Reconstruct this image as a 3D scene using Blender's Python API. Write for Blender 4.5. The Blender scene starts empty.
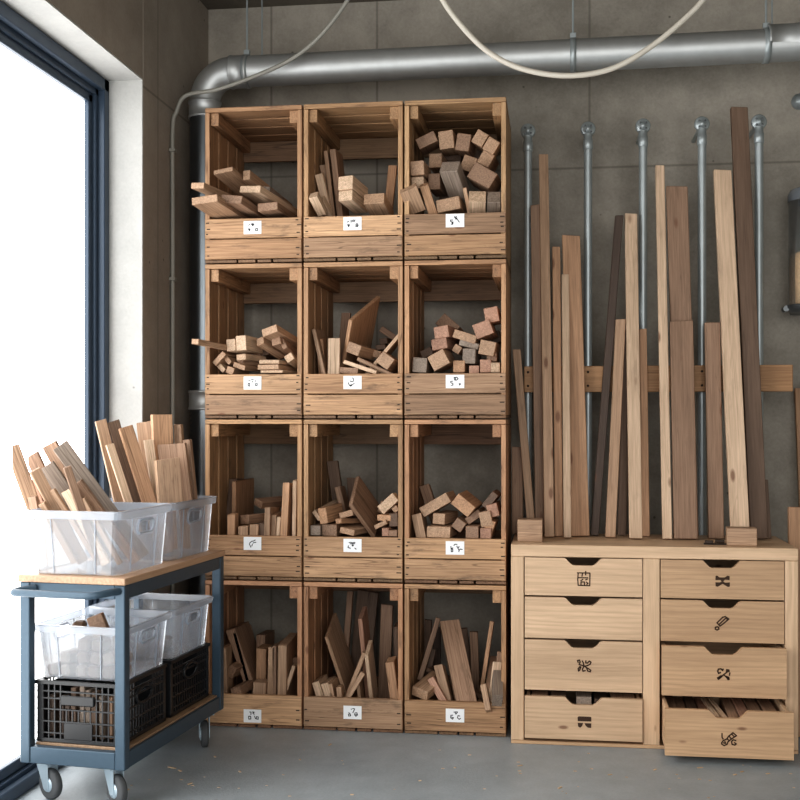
import bpy, bmesh, math, random
from mathutils import Vector, Matrix
random.seed(7)
S_ = bpy.context.scene
COL = S_.collection
F, PSI, H = 1140.0, math.radians(7.74), 1.2      # focal length (800-wide frame), camera yaw, eye height
CP, SP = math.cos(PSI), math.sin(PSI)
CY = 417.0
FLOOR_Z = 0.0
WX, WY, CEIL = -1.542, 4.96, 3.03               # left wall, back wall, ceiling

def ray(px, py, Y):
    """world point on the plane at depth Y that is seen at (px, py)"""
    X = Y * math.tan(math.atan((px - 400) / F) - PSI)
    d = Y * CP - X * SP
    return Vector((X, Y, H - (py - CY) * d / F))
def ppm(p):
    return F / (p.y * CP - p.x * SP)

# ------------------------------------------------------------------ mesh builder
class MB:
    def __init__(self):
        self.v = []; self.f = []; self.m = []; self.g = []; self.tone = []; self.sm = []
    def _add(self, vs, fs, mat=0, grain=None, tone=0.0, smooth=False):
        b = len(self.v)
        self.v += [tuple(p) for p in vs]
        self.g += grain if grain else [tuple(p) for p in vs]
        self.tone += [tone] * len(vs)
        for f in fs:
            self.f.append([i + b for i in f]); self.m.append(mat); self.sm.append(smooth)
    def box(self, lo, hi, M=None, mat=0, bev=0.0012, grain=2, skew=None):
        """box from lo to hi; grain = axis the wood grain runs along"""
        lo = Vector(lo); hi = Vector(hi)
        bm = bmesh.new()
        vs = [bm.verts.new((x, y, z)) for x in (lo.x, hi.x) for y in (lo.y, hi.y) for z in (lo.z, hi.z)]
        for q in ((0,1,3,2),(4,6,7,5),(0,4,5,1),(2,3,7,6),(0,2,6,4),(1,5,7,3)):
            bm.faces.new([vs[i] for i in q])
        if skew:
            for v in bm.verts:
                skew(v.co)
        if bev > 0:
            b = min(bev, 0.3 * min(hi - lo))
            bmesh.ops.bevel(bm, geom=list(bm.edges), offset=b, segments=1, affect='EDGES', profile=0.5)
        bm.verts.index_update()
        co = [v.co.copy() for v in bm.verts]
        fs = [[v.index for v in f.verts] for f in bm.faces]
        bm.free()
        o = (random.uniform(.02, .09) * random.choice((-1, 1)), random.uniform(.02, .09), random.uniform(0, 20))
        c = (lo + hi) / 2
        gr = []
        ax = [(1, 2, 0), (2, 0, 1), (0, 1, 2)][grain]
        for p in co:
            q = p - c
            gr.append((q[ax[0]] + o[0], q[ax[1]] + o[1], q[ax[2]] + o[2]))
        if M is not None: co = [M @ p for p in co]
        self._add(co, fs, mat, gr, random.uniform(-1, 1))
        return self
    def bar(self, a, b, w, t, up=(0, 0, 1), mat=0, bev=0.0012):
        """rectangular bar from a to b"""
        a = Vector(a); b = Vector(b); z = (b - a); L = z.length; z.normalize()
        u = Vector(up); u = (u - z * u.dot(z))
        if u.length < 1e-4: u = Vector((1, 0, 0)) - z * z.x
        u.normalize(); x = u.cross(z)
        M = Matrix((x, u, z)).transposed().to_4x4(); M.translation = a
        return self.box((-w/2, -t/2, 0), (w/2, t/2, L), M, mat, bev)
    def tube(self, pts, r, n=10, mat=0, caps=True, radii=None):
        pts = [Vector(p) for p in pts]; rings = []; vs = []; fs = []
        prev = None
        for i, p in enumerate(pts):
            t = (pts[min(i+1, len(pts)-1)] - pts[max(i-1, 0)]).normalized()
            if prev is None:
                u = t.orthogonal().normalized()
            else:
                u = (prev - t * prev.dot(t)).normalized()
            prev = u; w = t.cross(u)
            rr = radii[i] if radii else r
            for k in range(n):
                a = 2 * math.pi * k / n
                vs.append(p + (u * math.cos(a) + w * math.sin(a)) * rr)
        for i in range(len(pts) - 1):
            for k in range(n):
                fs.append((i*n+k, i*n+(k+1) % n, (i+1)*n+(k+1) % n, (i+1)*n+k))
        self._add(vs, fs, mat, smooth=True)
        if caps:
            e = len(pts) - 1
            self._add(vs[:n], [list(range(n))[::-1]], mat)
            self._add(vs[e*n:], [list(range(n))], mat)
        return self
    def lathe(self, prof, c, axis=(0, 0, 1), n=24, mat=0):
        """profile of (radius, height) turned about axis at c"""
        ax = Vector(axis).normalized(); u = ax.orthogonal().normalized(); w = ax.cross(u); c = Vector(c)
        vs = []; fs = []
        for r, h in prof:
            for k in range(n):
                a = 2 * math.pi * k / n
                vs.append(c + ax * h + (u * math.cos(a) + w * math.sin(a)) * r)
        for i in range(len(prof) - 1):
            for k in range(n):
                fs.append((i*n+k, i*n+(k+1) % n, (i+1)*n+(k+1) % n, (i+1)*n+k))
        self._add(vs, fs, mat, smooth=True)
        return self
    def prism(self, poly, y0, y1, mat=0, grain=0, bevel=0.0):
        """outline in XZ pushed from y0 to y1"""
        n = len(poly)
        vs = [Vector((x, y0, z)) for x, z in poly] + [Vector((x, y1, z)) for x, z in poly]
        fs = [list(range(n)), list(range(n, 2*n))[::-1]]
        for i in range(n):
            j = (i + 1) % n
            fs.append([i, i + n, j + n, j])
        o = (random.uniform(-.09, -.05), random.uniform(.03, .07), random.uniform(0, 20))
        cx = sum(p.x for p in vs) / len(vs); cz = sum(p.z for p in vs) / len(vs)
        gr = [((p.z - cz) + o[0], p.y - y0 + o[1], (p.x - cx) + o[2]) for p in vs]
        self._add(vs, fs, mat, gr, random.uniform(-1, 1))
        return self
    def strokes(self, lines, w, org, k, y, mat=0):
        """flat marks: polylines in picture-like units (x right, y down) about org (x, z), scale k, laid at depth y facing -Y"""
        q = lambda p: Vector((org[0] + p[0] * k, y, org[1] - p[1] * k))
        for ln in lines:
            ww = w
            if isinstance(ln, tuple): ln, ww = ln
            if ww == 0:                       # filled outline
                self._add([q(p) for p in ln], [list(range(len(ln)))], mat); continue
            for a, b in zip(ln, ln[1:]):
                a = q(a); b = q(b); t = (b - a)
                if t.length < 1e-6: continue
                t.normalize(); s = Vector((t.z, 0, -t.x)) * (ww * k / 2); e = t * (ww * k * .35)
                self._add([a - e - s, b + e - s, b + e + s, a - e + s], [(0, 1, 2, 3)], mat)
        return self
    def build(self, name, mats, parent=None, color=None, loc=None, M=None, smooth=False):
        me = bpy.data.meshes.new(name)
        me.from_pydata(self.v, [], self.f)
        if not isinstance(mats, (list, tuple)): mats = [mats]
        for m in mats: me.materials.append(m)
        me.polygons.foreach_set('material_index', self.m)
        me.polygons.foreach_set('use_smooth', [bool(s) or smooth for s in self.sm])
        a = me.attributes.new('grain', 'FLOAT_VECTOR', 'POINT')
        a.data.foreach_set('vector', [c for g in self.g for c in g])
        a = me.attributes.new('tone', 'FLOAT', 'POINT')
        a.data.foreach_set('value', self.tone)
        me.validate(); me.update()
        # end grain: faces square to the grain direction
        e = me.attributes.new('endg', 'FLOAT', 'FACE')
        vals = []
        g = [Vector(x) for x in self.g]
        for p in me.polygons:
            ls = [g[i].z for i in p.vertices]
            us = [g[i] for i in p.vertices]
            span = max((a_ - b_).length for a_ in us for b_ in us[:2])
            vals.append(1.0 if (max(ls) - min(ls)) < .35 * max(span, 1e-5) and len(p.vertices) >= 4 else 0.0)
        e.data.foreach_set('value', vals)
        o = bpy.data.objects.new(name, me)
        COL.objects.link(o)
        if parent is not None: o.parent = parent
        if M is not None: o.matrix_world = M
        elif loc is not None: o.location = loc
        if color is not None: o.color = (*color, 1)
        return o

def tag(o, label=None, cat=None, group=None, kind=None):
    if label: o['label'] = label
    if cat: o['category'] = cat
    if group: o['group'] = group
    if kind: o['kind'] = kind
    return o
def empty(name, loc=(0, 0, 0), rz=0.0):
    o = bpy.data.objects.new(name, None); COL.objects.link(o)
    o.location = loc; o.rotation_euler = (0, 0, rz); o.empty_display_size = .1
    return o
def dup(o, parent):
    c = o.copy(); COL.objects.link(c); c.parent = parent
    for ch in list(o.children): dup(ch, c)
    return c
def lin(r, g, b):
    f = lambda c: (c/255/12.92) if c/255 <= .04045 else ((c/255 + .055)/1.055) ** 2.4
    return (f(r), f(g), f(b))

# ------------------------------------------------------------------ materials
class NT:
    def __init__(self, name):
        self.mat = bpy.data.materials.new(name); self.mat.use_nodes = True
        self.t = self.mat.node_tree; self.t.nodes.clear()
        self.out = self.n('ShaderNodeOutputMaterial')
    def n(self, typ, ins=None, **kw):
        nd = self.t.nodes.new(typ)
        for k, v in kw.items(): setattr(nd, k, v)
        for k, v in (ins or {}).items():
            if isinstance(v, bpy.types.NodeSocket): self.t.links.new(v, nd.inputs[k])
            else: nd.inputs[k].default_value = v
        return nd
    def math(self, op, a, b=0.0, c=None, clamp=False):
        nd = self.n('ShaderNodeMath', operation=op, use_clamp=clamp)
        for i, v in enumerate((a, b, c)):
            if v is None: continue
            if isinstance(v, bpy.types.NodeSocket): self.t.links.new(v, nd.inputs[i])
            else: nd.inputs[i].default_value = v
        return nd.outputs[0]
    def vmul(self, v, s):
        nd = self.n('ShaderNodeVectorMath', operation='MULTIPLY')
        self.t.links.new(v, nd.inputs[0]); nd.inputs[1].default_value = s
        return nd.outputs[0]
    def noise(self, vec, scale, detail=3, rough=.55, dist=0.0):
        return self.n('ShaderNodeTexNoise', {'Vector': vec, 'Scale': scale, 'Detail': detail, 'Roughness': rough, 'Distortion': dist}).outputs['Fac']
    def ramp(self, fac, stops):
        nd = self.n('ShaderNodeValToRGB', {'Fac': fac})
        el = nd.color_ramp.elements
        while len(el) > 1: el.remove(el[-1])
        el[0].position = stops[0][0]; el[0].color = (*stops[0][1], 1) if len(stops[0][1]) == 3 else stops[0][1]
        for p, c in stops[1:]:
            e = el.new(p); e.color = (*c, 1)
        return nd.outputs['Color']
    def mix(self, fac, a, b, blend='MIX'):
        nd = self.n('ShaderNodeMix', data_type='RGBA', blend_type=blend)
        for i, v in ((0, fac), (6, a), (7, b)):
            if isinstance(v, bpy.types.NodeSocket): self.t.links.new(v, nd.inputs[i])
            else: nd.inputs[i].default_value = (*v, 1) if isinstance(v, tuple) and len(v) == 3 else v
        return nd.outputs[2]
    def bsdf(self, **ins):
        b = self.n('ShaderNodeBsdfPrincipled', {k.replace('_', ' '): v for k, v in ins.items()})
        self.t.links.new(b.outputs[0], self.out.inputs[0])
        return b
    def bump(self, h, strength, dist=.002):
        return self.n('ShaderNodeBump', {'Height': h, 'Strength': strength, 'Distance': dist}).outputs[0]

def wood(name, ring=150., ringamt=.35, fibre=.35, knots=0.0, grime=0.0, rough=.62, endmul=.72, var=.16, crack=.3):
    T = NT(name)
    g = T.n('ShaderNodeAttribute', attribute_name='grain').outputs['Vector']
    tone = T.n('ShaderNodeAttribute', attribute_name='tone').outputs['Fac']
    endg = T.n('ShaderNodeAttribute', attribute_name='endg').outputs['Fac']
    base = T.n('ShaderNodeObjectInfo').outputs['Color']
    st = T.vmul(g, (1, 1, .06))
    w1 = T.noise(st, 9., 2)
    w2 = T.noise(T.vmul(g, (1, 1, .25)), 22., 2)
    sep = T.n('ShaderNodeSeparateXYZ', {0: st})
    r2 = T.math('SQRT', T.math('ADD', T.math('MULTIPLY', sep.outputs[0], sep.outputs[0]), T.math('MULTIPLY', sep.outputs[1], sep.outputs[1])))
    ph = T.math('ADD', T.math('MULTIPLY', r2, ring * 6.283), T.math('ADD', T.math('MULTIPLY', w1, 26.), T.math('MULTIPLY', w2, 7.)))
    rings = T.math('MULTIPLY_ADD', T.math('SINE', ph), .5, .5)
    rings = T.math('POWER', rings, 1.6)
    fib = T.noise(T.vmul(g, (420, 420, 9)), 1., 3, .65)
    fib2 = T.noise(T.vmul(g, (140, 140, 5)), 1., 2, .6)
    blot = T.noise(T.vmul(g, (9, 9, 1.2)), 1., 3)
    endn = T.noise(T.vmul(g, (170, 170, 60)), 1., 3, .7)
    rmod = T.math('MULTIPLY', rings, T.math('MULTIPLY_ADD', blot, 1.4, -.2, clamp=True))
    val = T.math('ADD', T.math('MULTIPLY', rmod, -ringamt), T.math('MULTIPLY', T.math('SUBTRACT', fib, .5), fibre * 1.8))
    val = T.math('ADD', val, T.math('MULTIPLY', T.math('SUBTRACT', blot, .5), .75))
    val = T.math('ADD', val, T.math('MULTIPLY', T.math('SUBTRACT', fib2, .5), fibre * 1.7))
    val = T.math('ADD', val, T.math('MULTIPLY', endg, T.math('MULTIPLY', T.math('SUBTRACT', endn, .5), .9)))
    ck = T.noise(T.vmul(g, (34, 34, 1.3)), 1., 1)
    crk = T.n('ShaderNodeMapRange', {'Value': T.math('ABSOLUTE', T.math('SUBTRACT', ck, .56)), 'From Min': .003, 'From Max': .012, 'To Min': -crack, 'To Max': 0.0}).outputs[0]
    val = T.math('ADD', val, T.math('MULTIPLY', crk, T.math('SUBTRACT', 1.0, endg)))
    val = T.math('ADD', val, T.math('MULTIPLY', tone, var))
    val = T.math('ADD', val, 1.0 + ringamt * .35)
    val = T.math('MAXIMUM', val, .25)
    val = T.math('MULTIPLY', val, T.math('MULTIPLY_ADD', endg, endmul - 1, 1.0))
    vv = T.n('ShaderNodeCombineXYZ', {0: val, 1: T.math('POWER', val, 1.12), 2: T.math('POWER', val, 1.25)}).outputs[0]
    col = T.mix(1.0, base, vv, 'MULTIPLY')
    if knots > 0:
        vo = T.n('ShaderNodeTexVoronoi', {'Vector': T.vmul(g, (12, 12, 4.6)), 'Scale': 1.0, 'Randomness': 1.0})
        kd = T.math('ADD', vo.outputs['Distance'], T.math('MULTIPLY', T.math('SUBTRACT', w2, .5), .05))
        k = T.n('ShaderNodeMapRange', {'Value': kd, 'From Min': knots * .5, 'From Max': knots, 'To Min': .8, 'To Max': 0.0}).outputs[0]
        col = T.mix(k, col, lin(120, 76, 48))
    if grime > 0:
        gn = T.noise(T.vmul(g, (26, 26, 7)), 1., 4, .7)
        gk = T.n('ShaderNodeMapRange', {'Value': gn, 'From Min': .56, 'From Max': .78, 'To Min': 0.0, 'To Max': grime}).outputs[0]
        col = T.mix(gk, col, lin(74, 56, 42))
    col = T.n('ShaderNodeHueSaturation', {'Saturation': .92, 'Value': .9, 'Color': col}).outputs[0]
    nb = T.bump(T.math('ADD', T.math('MULTIPLY', fib, .6), T.math('MULTIPLY', rings, .25)), .35, .0012)
    T.bsdf(Base_Color=col, Roughness=rough, Normal=nb)
    return T.mat
def plain(name, col, rough=.5, metal=0.0, spec=.5, nz=0.0, nscale=40.):
    T = NT(name)
    c = T.n('ShaderNodeTexCoord').outputs['Object']
    n = T.noise(c, nscale, 3)
    k = T.math('MULTIPLY_ADD', T.math('SUBTRACT', n, .5), nz * 2, 1.0)
    vv = T.n('ShaderNodeCombineXYZ', {0: k, 1: k, 2: k}).outputs[0]
    cc = T.mix(1.0, col, vv, 'MULTIPLY')
    T.bsdf(Base_Color=cc, Roughness=rough, Metallic=metal, Specular_IOR_Level=spec)
    return T.mat
def concrete(name, a, b, seams=None, axis=0, holes=True, rough=.85, blotscale=1.1, zseam=None, spec=.3):
    T = NT(name)
    c = T.n('ShaderNodeTexCoord').outputs['Object']
    n1 = T.noise(c, blotscale, 5, .6, .4); n2 = T.noise(c, 9., 4, .6); n3 = T.noise(c, 90., 3, .6)
    f = T.math('ADD', T.math('MULTIPLY', n1, .6), T.math('ADD', T.math('MULTIPLY', n2, .25), T.math('MULTIPLY', n3, .15)))
    col = T.ramp(f, [(.40, a), (.60, b)])
    h = n3
    if holes:
        vo = T.n('ShaderNodeTexVoronoi', {'Vector': c, 'Scale': 9.0, 'Randomness': 1.0}).outputs['Distance']
        hk = T.n('ShaderNodeMapRange', {'Value': vo, 'From Min': .035, 'From Max': .06, 'To Min': .7, 'To Max': 0.0}).outputs[0]
        col = T.mix(hk, col, tuple(x * .35 for x in a))
    sep = T.n('ShaderNodeSeparateXYZ', {0: c})
    for ax, vals in ((axis, seams or []), (2, zseam or [])):
        for s in vals:
            d = T.math('ABSOLUTE', T.math('SUBTRACT', sep.outputs[ax], s))
            k = T.n('ShaderNodeMapRange', {'Value': d, 'From Min': .002, 'From Max': .007, 'To Min': .55, 'To Max': 0.0}).outputs[0]
            col = T.mix(k, col, tuple(x * .5 for x in a))
    T.bsdf(Base_Color=col, Roughness=rough, Normal=T.bump(h, .25, .004), Specular_IOR_Level=spec)
    return T.mat

M_CRATE = wood('crate_wood', ring=120, ringamt=.16, fibre=.58, grime=.85, var=.13, endmul=.9, knots=.10, crack=.4)
M_OFF = wood('offcut_wood', ring=150, ringamt=.2, fibre=.62, grime=.45, var=.06, endmul=.9, crack=.28)
M_PINE = wood('pine_wood', ring=55, ringamt=.24, fibre=.18, knots=.10, var=.06, rough=.5, endmul=.9, crack=.03)
M_PLANK = wood('plank_wood', ring=60, ringamt=.12, fibre=.42, knots=.14, grime=.25, var=.05, endmul=.85, crack=.16)
M_NAIL = plain('nail_stain', lin(52, 40, 32), .8)
M_CARD = plain('card_white', lin(236, 238, 240), .7)
M_INK = plain('ink_black', lin(48, 50, 54), .7)
M_BURN = plain('burnt_mark', lin(62, 42, 28), .8)
M_ZINC = plain('zinc_steel', lin(168, 176, 178), .42, .55, nz=.18, nscale=14.)
M_DUCTV = plain('galvanised_duct_shaded', lin(112, 118, 122), .3, .95, nz=.12, nscale=22.)  # same duct steel, with the vertical run's shade put into its colour
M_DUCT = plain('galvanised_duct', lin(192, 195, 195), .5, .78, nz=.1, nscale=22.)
M_BLUE = plain('cart_blue_steel', lin(66, 84, 98), .42, .25, nz=.1, nscale=60.)
M_FORK = plain('caster_steel', lin(178, 194, 204), .4, .5)
M_TYRE = plain('tyre_grey', lin(76, 78, 80), .75)
M_BLACKP = plain('black_plastic', lin(30, 31, 33), .36)
M_FRAME = plain('window_frame_metal', lin(58, 72, 88), .38, .2)
M_CORD = plain('cord_white', lin(206, 200, 188), .55)
M_COND = plain('conduit_grey', lin(150, 148, 140), .5)
M_CLAMP = plain('clamp_grey', lin(120, 124, 126), .4, .6)
M_PELLET = plain('pellet_fill', lin(252, 216, 174), .85, nz=.5, nscale=160.)

def clearplastic(name, trans, col, glossy=.16):
    T = NT(name)
    tr = T.n('ShaderNodeBsdfTransparent', {'Color': (.97, .985, 1, 1)})
    df = T.n('ShaderNodeBsdfDiffuse', {'Color': (*col, 1)})
    tl = T.n('ShaderNodeBsdfTranslucent', {'Color': (*col, 1)})
    m1 = T.n('ShaderNodeMixShader', {0: .5, 1: df.outputs[0], 2: tl.outputs[0]})
    m2 = T.n('ShaderNodeMixShader', {0: trans, 1: m1.outputs[0], 2: tr.outputs[0]})
    gl = T.n('ShaderNodeBsdfGlossy', {'Color': (1, 1, 1, 1), 'Roughness': .18})
    fr = T.n('ShaderNodeFresnel', {'IOR': 1.4})
    k = T.math('MULTIPLY_ADD', fr.outputs[0], .8, glossy * .2)
    m3 = T.n('ShaderNodeMixShader', {0: k, 1: m2.outputs[0], 2: gl.outputs[0]})
    T.t.links.new(m3.outputs[0], T.out.inputs[0])
    return T.mat
M_TUB = clearplastic('tub_plastic', .61, (.47, .52, .59))
M_TUBRIM = clearplastic('tub_rim_plastic', .52, (.50, .55, .62))
M_JAR = clearplastic('jar_plastic', .965, (.9, .9, .88))
WIN_E, WORLD_E, FILL_E, EXPO = 4.0, 1.0, 75.0, -0.06; LOOK="Medium High Contrast"
# ------------------------------------------------------------------ the setting
RX = 2.7; YN = -1.2; WT = .30
WINY0, WINY1, WINZ = 1.15, 4.137, 2.478
m_back = concrete('concrete_back_wall', lin(140, 135, 126), lin(174, 168, 158), seams=[-1.253, -.776, .147, 1.15], zseam=[2.27])
m_left = concrete('concrete_left_wall', lin(146, 137, 126), lin(166, 157, 146), seams=[4.3], axis=1, zseam=[2.45])
m_reveal = concrete('concrete_reveal', lin(172, 172, 170), lin(190, 190, 187))
m_floor = concrete('concrete_floor', lin(142, 150, 155), lin(168, 176, 181), holes=False, rough=.42, blotscale=.9, spec=.45)
m_ceil = concrete('concrete_ceiling', lin(104, 98, 90), lin(124, 118, 108))
def struct(name, mb, mat, parent=None):
    o = mb.build(name, mat, parent)
    if parent is None: o['kind'] = 'structure'
    return o
struct('floor', MB().box((WX - .6, YN, -.12), (RX + .2, WY + .2, 0), bev=0), m_floor)
struct('ceiling', MB().box((WX - WT, YN, CEIL), (RX + .2, WY + .2, CEIL + .2), bev=0), m_ceil)
struct('wall_back', MB().box((WX - WT, WY, 0), (RX + .2, WY + .2, CEIL), bev=0), m_back)
struct('wall_right', MB().box((RX, YN, 0), (RX + .2, WY, CEIL), bev=0), m_back)
w = MB()
w.box((WX - WT, WINY1, 0), (WX, WY, CEIL), bev=.004, mat=0)
w.box((WX - WT, WINY0, WINZ), (WX, WINY1, CEIL), bev=.004, mat=0)
w.box((WX - WT, YN, 0), (WX, WINY0, CEIL), bev=.004, mat=0)
struct('wall_left', w, m_left)
# pale cast lining of the window opening
r = MB()
r.box((WX - .175, WINY1 - .006, 0), (WX - .001, WINY1 - .0005, WINZ - .006), bev=0)
r.box((WX - .175, WINY0, WINZ - .006), (WX - .001, WINY1 - .0005, WINZ - .0005), bev=0)
struct('trim_window_reveal', r, m_reveal)
# window: frame, sash, frosted pane
win = empty('window_1', (WX - .22, (WINY0 + WINY1) / 2, 0)); win['kind'] = 'structure'
def rel(mb, parent, name, mat, color=None):
    o = mb.build(name, mat, parent, color); o.matrix_parent_inverse = Matrix.Translation(-Vector(parent.location)); return o
f = MB(); x0, x1 = WX - .215, WX - .130
y1 = WINY1 - .008; zt = WINZ - .008
for (a, b, c, d) in ((x0, x1, .045, .045), (x0, x1 - .025, .068, .062)):
    f.box((a, y1 - c, 0), (b, y1, zt), bev=.003)
    f.box((a, WINY0, 0), (b, WINY0 + c, zt), bev=.003)
    f.box((a, WINY0, zt - c), (b, y1, zt), bev=.003)
    f.box((a, WINY0, .001), (b, y1, d), bev=.003)
rel(f, win, 'window_frame', M_FRAME)
s = MB(); xs0, xs1 = WX - .205, WX - .168; q = .10
s.box((xs0, y1 - q, .06), (xs1, y1 - .066, zt - .07), bev=.003)
s.box((xs0, WINY0 + .08, zt - q), (xs1, y1 - .066, zt - .066), bev=.003)
s.box((xs0, WINY0 + .08, .064), (xs1, y1 - .066, .10), bev=.003)
rel(s, win, 'window_sash', M_FRAME)
T = NT('frosted_daylight_pane')
em = T.n('ShaderNodeEmission', {'Color': (1.0, .995, .985, 1), 'Strength': WIN_E})
df = T.n('ShaderNodeBsdfDiffuse', {'Color': (.9, .93, .95, 1)})
ad = T.n('ShaderNodeAddShader', {0: em.outputs[0], 1: df.outputs[0]})
T.t.links.new(ad.outputs[0], T.out.inputs[0])
p = MB(); p.box((WX - .192, WINY0 + .08, .09), (WX - .186, y1 - .085, zt - .085), bev=0)
rel(p, win, 'window_pane', T.mat)
# ------------------------------------------------------------------ camera and light
cam = bpy.data.cameras.new('camera'); co = bpy.data.objects.new('camera', cam); COL.objects.link(co)
co.location = (0, 0, H); co.rotation_euler = (math.radians(90), 0, PSI)
cam.sensor_width = 36; cam.lens = F / 800 * 36; cam.shift_y = (CY - 400) / 800; cam.clip_start = .05
S_.camera = co
wd = bpy.data.worlds.new('world'); S_.world = wd; wd.use_nodes = True
bg = wd.node_tree.nodes['Background']; bg.inputs[0].default_value = (.94, .97, 1.0, 1); bg.inputs[1].default_value = WORLD_E
def area(name, loc, rot, sx, sy, power, col):
    l = bpy.data.lights.new(name, 'AREA'); l.shape = 'RECTANGLE'; l.size = sx; l.size_y = sy; l.energy = power; l.color = col
    o = bpy.data.objects.new(name, l); COL.objects.link(o); o.location = loc; o.rotation_euler = rot
    return o
area('fill_light', (.3, -1.0, 1.9), (math.radians(86), 0, math.radians(4)), 3.2, 2.0, FILL_E, (1.0, .97, .93))  # added soft fill from behind the camera, not a fixture of the room
S_.view_settings.view_transform = 'Standard'
S_.view_settings.look = LOOK
S_.view_settings.exposure = EXPO
S_.view_settings.gamma = 1.0
S_.cycles.use_denoising = True
S_.cycles.max_bounces = 10; S_.cycles.transparent_max_bounces = 24; S_.cycles.diffuse_bounces = 5
S_.cycles.sample_clamp_indirect = 6.0
# ------------------------------------------------------------------ the wall of crates
YF = 4.284; CD = .50
CX0, CPITCH, CW = -1.346, .3905, .3835
ROWS = [(1.796, .604, .171), (1.194, .599, .171), (.571, .620, .171), (.0, .568, .1275)]   # base z, height, lip top above base
RNAME = ['top row', 'second row from the top', 'third row from the top', 'bottom row']
CNAME = ['left-hand', 'middle', 'right-hand']
C_CRATE = lin(176, 134, 94)
GLY = {   # marks on the white cards: polylines in a 18 x 13 unit card, y down
 (0,0): [[(5,4.2),(6.3,3.2)],([(7,2.8),(9,2.2),(11.4,2.9),(9.4,5.6)],0),([(4.3,7.5),(6,7.2),(7.2,9),(5.6,10.4)],0),[(12,8),(14,7.4),(14.3,9.6),(12.2,9.6),(12,8)]],
 (0,1): [[(3.6,5),(5.4,4.6)],[(7.6,3),(7.6,5.4)],[(9,3.2),(8.8,5)],[(10,3),(10.4,5),(11.6,3)],([(3.4,7.2),(6.4,7),(6.2,9),(5,10.4)],0),[(12.6,7),(14.2,7),(14.6,8.6),(14,9.8),(12.4,9.6),(12.6,7)],[(12.8,8.4),(14.4,8.4)]],
 (0,2): [[(8.4,2.6),(9,4),(10.4,2.6)],([(9,4.2),(11,3.4),(11.4,5.4),(9.6,5.8)],0),[(11.4,5.6),(13.2,8.2)],[(6.6,6),(4.6,6),(4.8,7.4),(7,8),(6.8,10),(5.2,10)],([(5.4,8),(7.2,8.6),(6.4,10.6)],0)],
 (1,0): [[(5,4.4),(6.8,4.2)],[(8,3),(10,2.8)],[(9,4.4),(9.4,5.8)],[(11.6,4),(12.6,5)],[(4.6,6.8),(6.4,7),(6,9.6),(4.6,9.2),(4.6,6.8)],[(12,7.2),(14,7.2),(13.6,9.4),(12,9),(12,7.2)]],
 (1,1): [[(9,2),(10,3),(10.4,4.4)],[(6.4,4.8),(8,5.8),(10.2,5)],[(4.8,6.6),(5.6,8.6),(6.8,10),(8.6,9.6)],[(7.4,9),(10.8,7.6)],([(6,9),(8,8.4),(8.6,10),(6.8,10.4)],0)],
 (1,2): [[(8.2,2.6),(11,2.4),(12,4),(10.6,5.2),(8.6,5),(8.2,2.6)],[(9.6,2.8),(9.6,5)],[(6.6,6.2),(4.8,6.4),(5,7.8),(7,8.4),(7,10),(5.2,10.2)],[(13,8.6),(14.4,8.8),(13.6,10),(13,8.6)]],
 (2,0): [[(11.8,3),(10,4),(8.2,4.4),(6.6,5.6)],[(6.6,5.6),(5.8,7.2),(6.6,8.4),(7.4,10.2)],[(9.6,6),(11,5.4),(12.6,5.2)],[(9,7),(8.4,9)]],
 (2,1): [[(5.6,3.6),(7.2,3.4),(8.8,3.8),(11.6,3.4)],[(6.6,4.8),(11.4,4.6)],([(8,5.6),(10,5.2),(10.4,7),(8.6,7.4)],0),[(5,6.8),(4.6,8.4),(6.8,9.2)],([(6,8.6),(7.4,8.8),(6.8,10)],0),[(11.4,9),(12.6,10)]],
 (2,2): [[(8,4),(9,2.8),(11,3)],[(10.8,4.6),(11.8,6.6),(13,8.6)],[(13,5),(12,6.4)],[(13,8.6),(14.2,7.4),(16,7.8)],[(13,8.6),(12.8,10)],[(5,5),(5.2,7),(7,6.4)],[(5.4,7.4),(6.8,7.6),(6.8,10),(5.4,10),(5.4,7.4)]],
 (3,0): [[(6.2,2.6),(7.6,2.6),(7.4,5)],[(9,2.4),(10.8,2.6),(9.4,3.6),(10.8,4.6)],[(5.2,6.8),(7.2,6.8),(7.4,9.4),(5.4,9.6),(5,8),(5.2,6.8)],[(11,6.4),(12.2,9)],[(13,7),(15,7.2),(14.8,9.4),(13,9.2),(13,7)]],
 (3,1): [([(7.4,2.2),(8.6,3.4),(7.6,4)],0),[(9.2,2.6),(11.2,2.8),(10.4,4.6),(9.4,6.6)],[(5.4,6.6),(6.4,8)],[(5,8.2),(6.8,8),(7.2,9.8),(5.2,10),(5,8.2)],[(11.6,6.8),(13.4,6.6),(14,8.6),(12.4,10),(11,8.6),(11.6,6.8)],[(11.6,8.8),(13.6,8)]],
 (3,2): [[(8,3.2),(9.4,3),(9.6,5)],[(10,2.8),(11.4,3),(10.4,4.8)],[(6.8,6.2),(5,6.4),(4.8,8.8),(6.6,10),(7.6,8.6),(5.4,8)],[(13.6,6.8),(12,6.4),(11.4,8.6),(13,10),(14.4,9)]],
}
BIN = {}
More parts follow.
